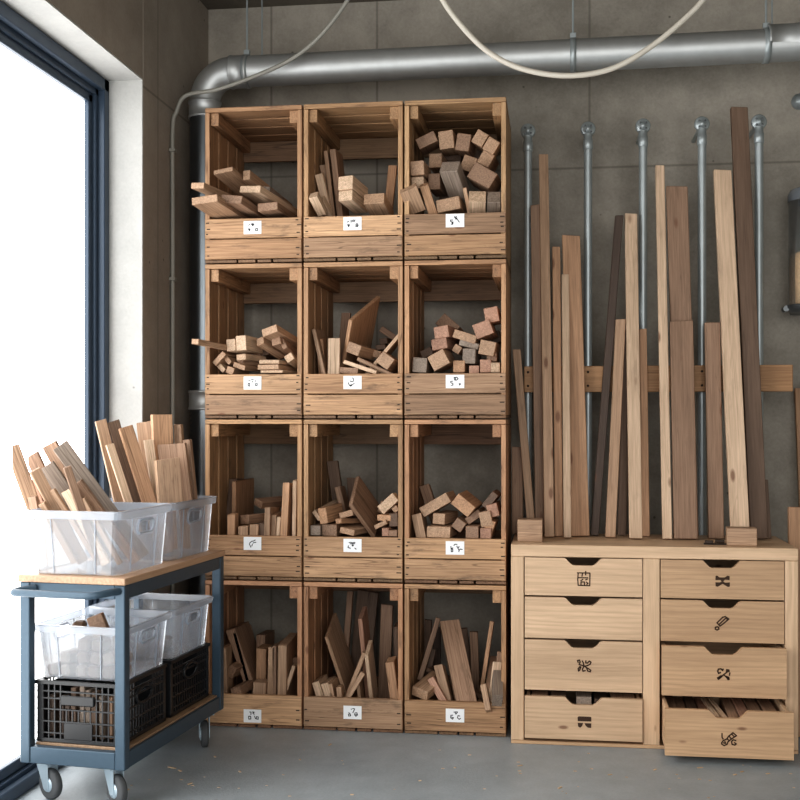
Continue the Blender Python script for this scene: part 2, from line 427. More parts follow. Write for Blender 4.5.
def make_crate(r, c):
    z0, h, lip = ROWS[r]
    x0 = CX0 + c * CPITCH
    root = empty('wooden_crate', (x0, YF, z0))
    BIN[(r, c)] = (x0 + .020, x0 + CW - .020, z0 + lip)
    colr = tuple(a * (1 + random.uniform(-.05, .05)) for a in C_CRATE)
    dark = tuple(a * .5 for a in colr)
    T_ = .018
    # side panels of upright slats
    for s in (0, 1):
        m = MB(); xa = 0 if s == 0 else CW - T_
        n = 4; gap = .019; wd_ = (CD - .002 - gap * (n - 1)) / n
        for i in range(n):
            ya = .001 + i * (wd_ + gap)
            m.box((xa, ya, .013), (xa + T_, ya + wd_, h - T_ - .0015), grain=2)
        m.build('side_panel', M_CRATE, root, colr)
    # top of slats running across
    m = MB(); n = 4; gap = .012; wd_ = (CD - gap * (n - 1)) / n
    for i in range(n):
        ya = i * (wd_ + gap)
        m.box((0, ya, h - T_), (CW, ya + wd_, h - .001), grain=0)
    m.build('top_panel', M_CRATE, root, colr)
    # battens in the upper corners, front to back
    for s in (0, 1):
        xa = T_ + .001 if s == 0 else CW - T_ - .033
        m = MB(); m.box((xa, .012, h - T_ - .049), (xa + .032, CD - .024, h - T_ - .001), grain=1)
        m.build('corner_batten', M_CRATE, root, colr)
    # boards across the back, top and bottom
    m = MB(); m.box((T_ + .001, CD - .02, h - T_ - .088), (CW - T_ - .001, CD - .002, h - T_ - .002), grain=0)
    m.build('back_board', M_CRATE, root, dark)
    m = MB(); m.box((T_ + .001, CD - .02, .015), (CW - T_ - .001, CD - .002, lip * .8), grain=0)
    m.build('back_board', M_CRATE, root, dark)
    # base slats and raised inner deck
    m = MB()
    for a, b in ((0, .125), (.132, .20), (.208, .262), (.27, CW)):
        m.box((a, .002, .001), (b, CD - .002, .012), grain=1)
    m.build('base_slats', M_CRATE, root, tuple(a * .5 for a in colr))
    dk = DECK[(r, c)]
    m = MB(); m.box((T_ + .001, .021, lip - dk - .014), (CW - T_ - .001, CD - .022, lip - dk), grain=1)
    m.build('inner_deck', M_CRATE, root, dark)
    # front boards with nail stains
    nb = 1 if r == 3 else 2
    zb = .015; hh = (lip - zb - .004 * (nb - 1)) / nb
    for i in range(nb):
        za = zb + i * (hh + .004)
        m = MB(); m.box((.0005, -.004, za), (CW - .0005, .0165, za + hh), grain=0, bev=.0018)
        for xe in (.006, CW - .022):
            for q in range(3 if i else 2):
                zz = za + hh * (.2 + .32 * q) + random.uniform(-.006, .006)
                xx = xe + random.uniform(-.002, .004)
                m.box((xx, -.0046, zz), (xx + random.uniform(.008, .019), -.0035, zz + .0042), mat=1, bev=0)
        k = random.uniform(.92, 1.08); fc = random.choice([lin(178, 138, 98), lin(160, 126, 95), lin(188, 148, 108), lin(168, 128, 90)])
        m.build('front_board', [M_CRATE, M_NAIL], root, tuple(a * k for a in fc))
    # white card with black marks
    pxs = [252.5, 352.5, 455][c]; pys = [[227.5, 223.5, 220.5], [383, 382.5, 381.5], [543.5, 545.5, 548], [716, 712.5, 715.5]][r][c]
    p = ray(pxs, pys, YF - .005) - root.location
    cw, chh = .070, .0505
    m = MB()
    rot = random.uniform(-.02, .02)
    m.box((p.x - cw/2, -.0056, p.z - chh/2), (p.x + cw/2, -.0042, p.z + chh/2), bev=0)
    k = cw / 18.0
    m.strokes(GLY[(r, c)], .85, (p.x - cw/2, p.z + chh/2), k, -.0060, mat=1)
    m.build('label_card', [M_CARD, M_INK], root)
    return root
DECK = {(0,0):.03,(0,1):.06,(0,2):.014,(1,0):.014,(1,1):.04,(1,2):.014,(2,0):.05,(2,1):.014,(2,2):.014,(3,0):.07,(3,1):.07,(3,2):.06}
CRATE_LABEL = {
 (0,0): 'slatted wooden crate in the top row whose boards poke out over its left post',
 (0,1): 'slatted wooden crate in the top row, middle of the three, loosely filled with blocks',
 (0,2): 'slatted wooden crate in the top row crammed with thick square blocks',
 (1,0): 'second-row wooden crate against the metal pipe, with a jumble of battens',
 (1,1): 'second-row wooden crate in the middle column, holding a big tilted board',
 (1,2): 'second-row wooden crate filled with reddish square blocks',
 (2,0): 'third-row wooden crate partly behind the plastic tub on the trolley',
 (2,1): 'third-row wooden crate in the middle column with a broad slanted plank',
 (2,2): 'third-row wooden crate of short blocks, beside the leaning planks',
 (3,0): 'bottom-row wooden crate partly hidden behind the blue trolley',
 (3,1): 'bottom-row wooden crate in the middle column, full of upright boards',
 (3,2): 'bottom-row wooden crate next to the drawer cabinet, with one thick beam',
}
for r in range(4):
    for c in range(3):
        o = make_crate(r, c)
        tag(o, CRATE_LABEL[(r, c)], 'crate', 'stacked wooden crates along the wall')

# ------------------------------------------------------------------ offcuts
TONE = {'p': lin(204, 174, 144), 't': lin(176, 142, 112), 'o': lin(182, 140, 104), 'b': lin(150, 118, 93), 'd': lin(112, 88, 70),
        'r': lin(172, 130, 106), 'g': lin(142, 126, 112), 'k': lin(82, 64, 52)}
def shade(t):
    k = random.uniform(.92, 1.08)
    return tuple(a * k for a in TONE[t])
def place(mb, name, label, cat, group, P, x, y, z, tone, mat=None):
    M = Matrix((x, y, z)).transposed().to_4x4(); M.translation = P
    o = mb.build(name, mat or M_OFF, None, shade(tone), M=M)
    tag(o, label, cat, group)
    return o
def cutter(L, k):
    a = random.uniform(-k, k); b = random.uniform(-k, k)
    def f(co):
        if co.z > L / 2: co.z += a * co.x * 4 + b * co.y * 4
    return f
class Box3:        # limits a piece has to stay inside
    def __init__(self, x0, x1, y0, y1, z0): self.x0, self.x1, self.y0, self.y1, self.z0 = x0, x1, y0, y1, z0
def standing(lim, b, t, w, d, dyb, dyt, yaw, tone, label, name, cat, group, Y0, ext=True, mat=None, bev=.0014):
    Pb = ray(b[0], b[1], Y0 + dyb); Pt = ray(t[0], t[1], Y0 + dyt)
    W = w / ppm((Pb + Pt) / 2)
    a = (Pt - Pb).normalized()
    if ext and a.z > .2:
        k = max(0.0, (Pb.z - lim.z0 - .002) / a.z)
        Q = Pb - a * k
        for i in range(40):           # shorten until it stays inside
            if lim.x0 + W/2 <= Q.x <= lim.x1 - W/2 and lim.y0 <= Q.y <= lim.y1 - d: break
            k *= .93; Q = Pb - a * k
        Pb = Q
    n0 = Vector((math.sin(yaw), -math.cos(yaw), 0))
    n = (n0 - a * n0.dot(a)).normalized(); y = -n; x = y.cross(a)
    L = (Pt - Pb).length
    m = MB(); m.box((-W/2, 0, 0), (W/2, d, L), grain=2, bev=bev, skew=cutter(L, .02))
    return place(m, name, label, cat, group, Pb, x, y, a, tone, mat)
def endon(lim, c, w, h, roll, yaw, pitch, L, dy, tone, label, name, cat, group, Y0, to=None):
    P = ray(c[0], c[1], Y0 + dy); s = ppm(P); w /= s; h /= s
    if to:
        Q = ray(to[0], to[1], Y0 + to[2]); a = (Q - P); L = a.length; a.normalize()
    else:
        a = Vector((math.sin(yaw) * math.cos(pitch), math.cos(yaw) * math.cos(pitch), -math.sin(pitch)))
    if a.y > .05: L = min(L, (lim.y1 - .02 - P.y) / a.y)
    if a.z < -.02 and P.z > lim.z0: L = max(.06, min(L, (P.z - h/2 - lim.z0) / -a.z if P.z - h/2 > lim.z0 + .01 else L))
    if a.x > .05: L = max(.05, min(L, (lim.x1 - w/2 - P.x) / a.x))
    if a.x < -.05: L = max(.05, min(L, (lim.x0 + w/2 - P.x) / a.x))
    u0 = Vector((math.cos(roll), 0, math.sin(roll)))
    u = (u0 - a * u0.dot(a)).normalized(); v = a.cross(u)
    m = MB(); m.box((-w/2, -h/2, 0), (w/2, h/2, L), grain=2, bev=.0016, skew=cutter(L, .04))
    return place(m, name, label, cat, group, P, u, v, a, tone)
R_ = math.radians
PH = {(0,0): 'top-row left crate', (0,1): 'top-row middle crate', (0,2): 'top-row right crate', (1,0): 'second-row left crate', (1,1): 'second-row middle crate',
      (1,2): 'second-row right crate', (2,0): 'third-row left crate', (2,1): 'third-row middle crate', (2,2): 'third-row right crate',
      (3,0): 'bottom-row left crate', (3,1): 'bottom-row middle crate', (3,2): 'bottom-row right crate'}
NAMES = {'B': ('wood_block', 'wood block'), 'P': ('wooden_board', 'board'), 'K': ('wooden_stick', 'stick')}
# E: end-on piece  (kind, 'E', cx, cy, w, h, roll, yaw, pitch, L, dy, tone, label[, to])
# S: standing piece (kind, 'S', bx, by, tx, ty, w, depth, dyb, dyt, yaw, tone, label)
D = {}
D[(0,0)] = [
 ('P','E',204.5,199.5,28,7.5,4,8,6,.5,-.19,'t','wide flat board poking furthest out over the left post'),
 ('P','E',231.5,199,23,8,-8,9,6,.45,-.13,'b','flat board just right of the furthest protruding one'),
 ('P','E',197.5,185.5,15,6,-4,13,2,.42,-.16,'t','short-ended board lying on top of the widest one at the left'),
 ('P','E',223,170.5,21,4.5,5,12,13,.42,-.10,'t','topmost flat board with its pale end raised'),
 ('K','E',246.5,175,8,10,0,0,0,.5,-.04,'t','long square stick slanting down to the back corner',(289,209,.36)),
 ('P','E',250,189,24,7,-6,16,8,.34,-.08,'p','board with a broken end lying in the middle of the heap'),
 ('P','E',267.5,206.5,21,8,2,6,3,.4,-.06,'b','flat board resting on the lip nearest the right post'),
 ('B','E',266,193,8,8,-8,8,6,.25,.02,'g','small square-ended piece tucked under the slanting stick'),
]
D[(0,1)] = [
 ('P','S',333,216,325.5,150.5,4,.12,.14,.14,0,'t','thin tall sheet, shorter-looking of the two at the back'),
 ('P','S',340,216,332.5,149,6,.16,.14,.14,0,'b','thin tall sheet with a broad shaded face'),
 ('K','S',324,216,313.5,173,8,.03,.09,.05,0,'p','pale leaning stick beside the left post'),
 ('K','S',328.5,216,317.5,165,7,.03,.2,.17,0,'t','leaning stick just behind the pale one'),
 ('B','E',309.5,195,9.5,8.5,0,20,42,.09,-.02,'p','block beside the left post with its end tipped out'),
 ('B','E',319,197,7,8.5,0,22,42,.08,.0,'p','small tipped block touching the one by the left post'),
 ('B','E',345.5,182.5,16,14,0,14,9,.3,-.02,'p','block with a split in its end, upper of a pair'),
 ('B','E',345.5,195.5,15,10.5,0,14,9,.28,-.02,'p','squared block, lower of the pair above the card'),
 ('B','E',374,198.5,21,11,0,6,16,.16,-.01,'t','wide low block with tilted top face'),
 ('K','S',387.5,216,392.7,166,8.5,.02,.16,.2,0,'o','stick leaning against the back near the right post'),
]
D[(0,2)] = [
 ('B','E',426.5,140,20,11,24,0,-4,.3,.06,'b','wide tilted block at the top left of the heap'),
 ('B','E',448.5,139.5,15,18,6,2,-3,.3,.07,'t','upright-ended block, second along the top of the heap'),
 ('B','E',466.7,142,14,17,-10,4,-3,.3,.07,'b','block tipped to the right, third along the top'),
 ('B','E',482.3,138,12.5,14,-32,4,-2,.3,.06,'t','left half of the touching pair at the top right'),
 ('B','E',493.8,145.4,13,14,-32,4,-2,.3,.06,'t','right half of the touching pair at the top right'),
 ('B','E',433,160.5,13,14,0,4,0,.28,.1,'t','square block below the wide tilted one'),
 ('B','E',453,157,17,10,-5,4,0,.2,.24,'d','shaded block deep under the upright-ended one'),
 ('B','E',449.7,166.5,19,14,-10,12,32,.17,.0,'g','large pale-sided block pitched down, middle of the heap'),
 ('B','E',468.5,163.5,14,15,-22,4,0,.25,.09,'t','five-sided looking block right of the pitched one'),
 ('B','E',478.8,151.5,11,12,-35,4,0,.2,.14,'d','shaded block between the pairs on the right'),
 ('B','E',489.5,158.5,13,14,-30,4,0,.28,.08,'t','block under the touching pair, by the right post'),
 ('B','E',483.5,175,26,17,-32,5,3,.26,.02,'b','biggest block with striped end, lower right'),
 ('B','E',411.5,168,14,14,3,4,0,.26,.0,'t','square block beside the left post, upper of two'),
 ('B','E',412.7,182,12.5,12,2,4,0,.26,.0,'p','square block beside the left post, lower of two'),
 ('P','S',417.5,212.5,408.5,190,18,.03,.02,-.05,0,'t','flat board leaning out over the left end of the lip'),
 ('P','S',430,212.5,421.5,186.5,9,.03,.03,-.02,0,'o','narrow round-topped piece leaning next to the flat board'),
 ('B','E',430.5,181.5,12,16,0,5,0,.24,.06,'b','tall-ended block behind the round-topped piece'),
 ('B','E',443.2,193,13,12,0,4,0,.2,.12,'d','shaded block deep in the middle above the long-ended one'),
 ('B','E',444.5,204.5,24,13,9,6,2,.2,.02,'t','long-ended block lying on the lip'),
 ('K','S',469,211,464.5,188,4,.03,.04,.02,0,'t','thin sliver standing on the lip'),
 ('B','E',477.5,196.5,17,14,0,-4,28,.12,-.01,'p','block with bright front edge on the lip, right of the sliver'),
 ('B','E',495.5,197,13,14,0,-3,28,.12,-.01,'g','grey-topped block in the lower right corner'),
]
D[(1,0)] = [
 ('K','E',195,341.5,8,5.5,-4,0,0,.3,-.22,'t','long stick poking out past the left post',(247,352,.2)),
 ('B','E',231,345,10,12,4,10,2,.28,-.02,'p','pale square block in the middle, left of a pair',),
 ('B','E',241,343,11,15,4,10,2,.3,-.04,'p','pale square block in the middle, right of a pair'),
 ('P','E',214,358.5,16,5.5,44,8,0,.25,.0,'t','flat strip tilted up at the left end'),
 ('P','E',216.5,369,14,5,-44,8,0,.22,.01,'p','flat strip tilted down at the left end'),
 ('P','E',227.5,360,13,5,-48,10,0,.24,.02,'t','thin strip crossing beside the tilted pair'),
 ('B','E',230,370.5,8,7,-20,8,0,.2,-.01,'t','small block standing on the lip near the left post'),
 ('B','E',241,357,11,6,3,18,2,.2,.0,'p','flat block under the pale pair'),
 ('P','E',239,367.5,14,5,-18,14,0,.25,.0,'t','flat strip lying on the lip left of the card'),
 ('P','E',240,362,8,4,-8,30,2,.18,.03,'b','narrow strip sandwiched in the middle of the heap'),
 ('P','E',269.5,330.5,17,8,16,14,12,.36,-.03,'t','topmost board, its light end raised'),
 ('B','E',261,341,8.5,8,10,22,18,.24,.0,'t','square stick under the topmost board, its left'),
 ('B','E',272.5,341,10,8,12,14,14,.26,.01,'b','square stick directly under the topmost board'),
 ('P','E',280.5,343,5,13,30,10,16,.26,.02,'b','board on edge sloping down to the right post'),
 ('B','E',288.2,357.5,8.5,8,34,6,12,.2,.01,'p','pale-ended stick near the right post'),
 ('P','E',269,361.8,22,4,-1,10,1,.3,.02,'p','flat board above the card, upper of the flat ones'),
 ('P','E',268,367,23,5,0,10,1,.3,-.01,'t','flat board above the card, second down'),
 ('P','E',271.5,371.5,24,3,0,10,0,.3,.0,'p','thin flat board lying right on the lip'),
 ('B','E',262,351,8,8,8,12,4,.2,.1,'d','shaded block behind the flat boards'),
 ('K','E',284,350,5,8,40,8,20,.2,.06,'b','thin stick in the shade by the right post'),
 ('B','E',251.5,352.5,8,9,5,10,2,.22,.06,'b','shaded block right of the pale pair'),
]
D[(1,1)] = [
 ('P','S',319.5,373,309.5,329,4,.17,.03,.02,0,'t','leaning board on edge beside the left post'),
 ('P','S',323,373,320.3,339,7,.06,.08,.07,0,'o','upright piece behind the pale pair of sticks'),
 ('K','S',328.6,373,329.0,338,6.6,.02,.03,.04,0,'p','pale upright stick, left of a touching pair'),
 ('K','S',336.2,373,336.6,338,6.6,.02,.03,.04,0,'p','pale upright stick, right of a touching pair'),
 ('P','S',341.5,373,350.5,320,4,.27,.13,.02,-2,'o','big tilted board, largest in the crate'),
 ('K','S',340.5,373,346,313,9,.025,.26,.27,0,'b','stick standing behind the big tilted board'),
 ('B','E',353.5,350,15,11,-20,16,4,.16,.05,'t','tilted block against the face of the big board'),
 ('K','S',374.5,372,343.5,361.5,4,.05,.0,.02,0,'p','pale stick lying low across the front'),
 ('K','S',389,372,360.5,358.5,4,.05,.03,.06,0,'t','stick lying across behind the pale one'),
 ('B','E',351,370.5,19,6,-4,6,0,.2,.02,'b','flat block low at the foot of the big board'),
 ('B','E',386.8,360.5,15,13,-36,5,3,.2,.0,'t','cube-ended block near the right post'),
 ('P','S',387,352,400,336.5,3.5,.12,.08,.1,0,'p','thin board edge slanting up to the right post'),
 ('K','S',397,339.5,380.5,328.5,6,.03,.3,.3,0,'b','topmost shaded stick slanting at the back'),
 ('B','E',373,354,8,7,-10,6,0,.2,.15,'t','small block between the big board and the cube-ended one'),
 ('B','E',383.5,342.5,8,6,10,6,0,.16,.27,'d','dark block at the back, below the topmost stick'),
 ('B','E',363,363,8,7,-20,8,0,.18,.12,'b','small block behind the crossing sticks'),
 ('B','E',380.5,350,10,5,5,6,0,.16,.22,'d','flat shaded piece at the back, right half'),
 ('B','E',397.5,370,6,9,0,2,0,.2,.05,'b','narrow block in the right front corner'),
]
D[(1,2)] = [
 ('B','E',440,333.5,15,12,8,10,2,.24,.04,'r','reddish block at the top of the left stack'),
 ('B','E',440.5,345.5,16,11,8,10,2,.24,.04,'r','reddish block, second in the left stack'),
 ('B','E',438.5,360,18,16,28,6,0,.26,-.02,'t','large tilted block in front of the left stack'),
 ('B','E',423.5,365,14.5,15,-4,4,0,.26,.0,'g','grey square block on the lip, left end'),
 ('B','E',412.5,368.5,7,9,0,2,0,.2,.03,'r','narrow reddish block against the left post'),
 ('B','E',447.5,325,22,14,-42,8,10,.2,.2,'b','roof-shaped turned block at the back'),
 ('B','E',468.5,336.5,24,8.5,-18,5,0,.2,.02,'t','long-ended block sloping down across the middle'),
 ('B','E',470,344.5,20,6,-15,5,0,.2,.02,'g','grey block directly beneath the sloping one'),
 ('B','E',457,349,8,8,-32,5,0,.2,.05,'t','small diamond-turned block in the middle'),
 ('B','E',469,356,13,15,-2,5,0,.24,.0,'g','grey-brown block with a dark face, middle of the lip row'),
 ('B','E',484,329,18,15,20,4,3,.24,.01,'r','cracked reddish block high on the right, second from the top'),
 ('B','E',495.8,317.5,14,15,10,2,0,.22,.02,'r','topmost block, by the right post'),
 ('B','E',487.2,348,16,14.5,-12,4,0,.24,.0,'t','block with a dark knot, right of the sloping one'),
 ('B','E',498.8,335,10,12,14,2,0,.2,.06,'d','shaded block under the topmost one'),
 ('B','E',457.8,366.5,12,12,0,4,0,.22,.0,'o','plain square block on the lip, above the card'),
 ('B','E',474,369.5,10,8,0,4,0,.22,.0,'r','low block on the lip, right of the card'),
 ('B','E',485.5,366,11,13,0,3,0,.22,.0,'r','reddish square block on the lip, third from the right post'),
 ('B','E',498.8,357,10,9,0,1,0,.2,.03,'b','block by the right post above the pale one'),
 ('B','E',497.8,367.5,9.5,10,0,1,0,.2,.0,'p','pale block in the right front corner'),
 ('B','E',426.5,354,12,8,24,6,0,.2,.1,'d','shaded block behind the grey square one'),
]
D[(2,0)] = [
 ('P','S',222.5,535,228,479,8,.18,.2,.22,0,'d','dark board leaning at the back left'),
 ('P','S',233.3,535,234,481.5,4,.28,.12,.12,0,'o','broad panel standing with its lit face to the right'),
 ('B','S',231,535,231.3,514.5,8,.05,.02,.02,0,'o','squat upright block in front of the broad panel'),
 ('B','E',245.5,519.5,12,9,3,30,0,.14,.07,'b','short beam lying in front of the broad panel'),
 ('B','S',243,535,243,526.5,10,.06,.02,.02,0,'t','low square block on the lip, nearest the card'),
 ('B','S',253.8,535,254.2,524.5,9,.07,.02,.02,0,'t','low block, second one left of the tall boards'),
 ('B','S',262,535,262.3,523.5,6,.07,.03,.03,0,'d','dark low block beside the tall boards'),
 ('P','S',266.8,535,267.6,507.5,6,.16,.02,.02,0,'t','upright board, shortest of the thick ones'),
 ('P','S',273.3,535,274,515,5,.1,.04,.04,0,'t','short upright strip between taller boards'),
 ('P','S',277.8,535,279,517,4,.1,.03,.03,0,'p','pale short strip between taller boards'),
 ('P','S',283.7,535,286.3,484,7,.13,.02,.03,0,'o','tall upright board, second from the right post'),
 ('P','S',290,535,291,485,4,.09,.09,.09,0,'b','shaded upright board behind the tall one'),
 ('P','S',293.8,535,294.7,480.5,4,.09,.03,.03,0,'p','tallest pale board against the right post'),
 ('B','E',258,503.5,12,7,-18,32,0,.2,.16,'b','pointed offcut lying on top at the back'),
]
D[(2,1)] = [
 ('P','S',341,510,334.2,462,11,.025,.3,.32,0,'d','tallest dark board leaning at the back left'),
 ('P','S',345,520,337,487,6,.1,.2,.2,0,'b','board on edge in front of the tallest one'),
 ('P','S',354,510,352.5,479,12,.04,.34,.36,0,'d','dark board in the shade behind the slanted plank'),
 ('P','S',373,536.5,350.5,505,4.5,.18,.10,.02,-4,'b','broad slanted plank, largest in the crate'),
 ('P','E',312,515.5,11,4.5,-52,8,-6,.25,.03,'p','pale-edged strip leaning on the left post'),
 ('B','E',322.8,516,9,16,9,14,-3,.2,.01,'o','thick squared block standing high at the left'),
 ('B','E',314.8,530.5,10.5,10,0,6,0,.22,.0,'g','grey-ended block in the left front corner'),
 ('B','E',328.3,530.3,15.5,11.5,0,6,0,.22,.01,'b','plain brown block next to the grey-ended one'),
 ('P','E',346,515.5,15,6,15,10,0,.18,.06,'t','split piece lying against the slanted plank'),
 ('K','E',338.3,524,7,5,5,24,4,.16,.01,'o','square stick pointing out above the rounded one'),
 ('K','E',347,531.5,16,6,-10,14,0,.18,.0,'t','rounded stick low in front of the slanted plank'),
 ('B','E',380,508,10,12,-20,8,0,.18,.18,'b','shaded block behind the pale triangular board'),
 ('P','E',388,506.5,21,10,42,6,2,.05,.06,'p','pale triangular board on top at the right'),
 ('B','E',384,518,14,6,-2,6,2,.2,.03,'o','light-fronted piece under the pale triangular board'),
 ('P','E',380.5,526,14,4.5,26,8,0,.2,.02,'t','splintered strip sloping at the right'),
 ('B','E',385.3,532.3,7,8,0,4,0,.2,.0,'r','small reddish block on the lip'),
 ('B','E',394,523,9,13,4,3,0,.2,.03,'d','dark block by the right post'),
 ('B','E',395,533.5,9,6,0,3,0,.2,.0,'b','low block in the right front corner'),
 ('B','E',396.5,512,6,6,40,3,0,.18,.06,'t','small turned block at the right post'),
]
D[(2,2)] = [
 ('B','E',437.2,505,32,10.5,30,6,0,.2,.03,'t','long tilted block rising to the middle'),
 ('B','E',463,505.5,22,13,-38,8,-2,.2,.02,'o','block leaning the other way against the long tilted one'),
 ('K','S',428,508,421.5,488,10,.04,.26,.28,0,'b','shaded stick standing at the back left'),
 ('B','S',418,537,413.3,514.5,10,.12,.02,.02,0,'t','upright block beside the left post'),
 ('B','E',438.7,518.8,13,11,-3,14,0,.2,.04,'t','square block in the gap under the long tilted one'),
 ('B','E',438.5,532.3,24,11,-1,5,0,.24,.0,'t','long low block on the lip, left of the card'),
 ('B','E',458.7,528,11,11,-35,5,0,.22,.02,'b','turned block between the low ones'),
 ('B','E',471,517,17,7.5,35,5,0,.2,.05,'b','tilted block under the opposite-leaning one'),
 ('B','E',472,532.3,13,12,0,4,0,.24,.0,'b','square block on the lip, right of the card'),
 ('B','E',485.7,519,12,15,12,4,0,.22,.01,'t','trapezoid-ended block, third from the right post'),
 ('B','E',490,500.5,18,7.5,52,4,0,.2,.04,'d','steep dark block at the top right'),
 ('B','E',498.3,510.5,11,13,14,2,0,.2,.02,'r','house-shaped block by the right post'),
 ('B','E',485.7,533.5,11,10.5,0,3,0,.22,.0,'r','square block on the lip, second from the right post'),
 ('B','E',498,528,9,15,-18,2,0,.2,.01,'o','wedge-shaped block in the right front corner'),
]
D[(3,0)] = [
 ('P','S',248,697,226,634,10,.2,.05,.05,0,'b','thick dark board leaning left behind the trolley leg'),
 ('P','S',251.8,697,234.3,633,3.5,.22,.12,.12,0,'t','lighter board leaning on the thick dark one'),
 ('P','S',225.3,697,223.5,648,5,.08,.03,.03,0,'t','narrow upright strip at the left post'),
 ('B','E',231,673,8,12,-28,8,0,.12,.06,'b','block wedged under the leaning boards'),
 ('B','E',236,692,11,9,14,8,0,.18,.0,'b','small block low on the lip under the leaning boards'),
 ('P','S',260.5,697,260.7,637,9,.16,.24,.24,0,'b','upright board behind the stepped pair'),
 ('P','S',257.8,697,258.6,650,10,.1,.1,.1,0,'o','upright board, taller one of the stepped pair'),
 ('B','S',259,698,259.5,682.5,13,.05,.02,.02,0,'t','low block at the foot of the stepped pair'),
 ('P','S',269,697,270.2,647.5,6,.22,.04,.04,0,'t','upright board on edge, third from the right post'),
 ('P','S',274.2,697,274.3,646,4,.22,.04,.04,0,'b','thin upright board between two thicker ones'),
 ('P','S',281.7,697,282.2,645.5,9,.2,.03,.03,0,'t','thick upright board, nearest to the right post'),
 ('K','E',293,662,8,9,10,3,0,.2,.14,'b','stick end showing high beside the right post'),
 ('K','S',287,698,297.3,666,3.5,.04,.05,.05,0,'p','thin slanting stick in the right front corner'),
]
D[(3,1)] = [
 ('P','S',316.8,699.5,311.5,682.5,7.5,.15,.03,.03,0,'p','short thick board, leftmost of the leaning row'),
 ('P','S',325.7,699.5,320.7,684,7.5,.15,.03,.03,0,'p','short thick board, second of the leaning row'),
 ('P','S',333,699.5,330,684,4,.13,.03,.03,0,'t','thin short board, third of the leaning row'),
 ('B','S',337.3,699.5,336.3,687,5,.05,.03,.03,0,'t','small block at the end of the leaning row'),
 ('P','S',341,692,322.5,637,3.5,.2,.15,.08,-1,'t','tilted broad board above the short leaning row'),
 ('K','S',342.5,695,350,593,6,.025,.32,.36,0,'b','tallest stick, reaching the top of the crate'),
 ('P','S',358,690,368,594,21,.02,.42,.43,0,'d','wide dark panel standing at the very back'),
 ('P','S',368,700,360,619,4.5,.13,.18,.11,0,'r','tall board with a slanted top and pinkish edge'),
 ('P','S',371.3,700,366.3,655,4,.12,.08,.03,0,'p','pale-edged board in front of the pinkish one'),
 ('P','S',383.5,700,387,606,12,.02,.26,.27,0,'b','tall flat board facing out near the right post'),
 ('P','S',396,700,391,662.5,9,.08,.03,.03,0,'o','short board with a bright slanted top at the right post'),
 ('K','S',343.3,699.5,361,655,4.5,.03,.06,.07,0,'t','thin stick slanting up to the right, upper one'),
 ('K','S',347.5,699.5,363,674,5,.03,.04,.05,0,'t','thin stick slanting up to the right, lower one'),
 ('P','S',357.3,700,355.3,682,3.5,.08,.1,.1,0,'t','small upright strip between the slanting sticks and pinkish board'),
 ('P','S',396.5,690,395.5,627,4.5,.08,.2,.2,0,'d','dark strip standing behind the short bright-topped board'),
]
D[(3,2)] = [
 ('B','S',467,703,449.5,620,20,.05,.0,.2,3,'b','thick beam leaning back across the middle'),
 ('K','S',421,674,438,618,5,.02,.2,.24,0,'b','thin stick slanting up to the right at the back left'),
 ('P','S',427,680,428,620,7,.02,.42,.43,0,'d','dark strip standing behind the slanting stick'),
 ('P','S',436,680,437,627,8,.02,.42,.43,0,'k','darkest strip standing at the back'),
 ('K','S',428,676,433.5,650,5,.02,.28,.3,0,'d','short dark stick between the slanting stick and beam'),
 ('B','E',419.5,693.5,18,10,-8,24,-12,.16,.01,'t','half-round log with a pale end in the left front corner'),
 ('P','S',440,702,430,684,7,.05,.03,.05,0,'r','pinkish narrow piece leaning left on the lip'),
 ('K','S',441,681,426,673.5,4,.05,.1,.12,0,'d','dark stick lying across above the half-round log'),
 ('P','S',450,702,441.5,668,9,.06,.05,.08,0,'t','notched piece leaning against the thick beam'),
 ('P','S',476,690,473.5,632,8,.02,.3,.3,0,'b','flat strip standing right of the thick beam'),
 ('P','S',471,690,463,629,8,.02,.36,.37,0,'d','dark strip hidden behind the thick beam'),
 ('P','S',486,670,493,624,4,.1,.18,.2,0,'o','board with an orange edge slanting up at the right'),
 ('P','S',489.5,697,495,658,11,.04,.03,.2,0,'b','curved-looking piece sloping back below the orange-edged board'),
 ('B','S',497,689,500,664,9,.05,.02,.05,0,'p','pale block upright by the right post'),
 ('B','E',497.5,701,10,14,-8,-3,-26,.2,-.085,'g','greyish block hanging over the lip by the right post'),
 ('P','S',488,710,483,684,6,.04,-.03,.0,0,'t','yellowish strip hanging over the lip'),
 ('K','S',501.5,664,502.3,652,5,.03,.12,.12,0,'b','short stick end beside the right post'),
 ('K','S',502,660,503,620,3,.02,.34,.34,0,'d','tall sliver standing behind the right post'),
]
from mathutils.bvhtree import BVHTree
def bvh(o, off):
    M = o.matrix_world; vs = [M @ v.co + off for v in o.data.vertices]
    return vs, BVHTree.FromPolygons(vs, [p.vertices for p in o.data.polygons])
def sink(A, B):
    if not A[1].overlap(B[1]): return 0.0
    d = .0015
    for P, Q in ((A, B), (B, A)):
        for v in P[0]:
            loc, n, _, dist = Q[1].find_nearest(v)
            if loc is not None and (v - loc).dot(n) < 0: d = max(d, dist)
    return d
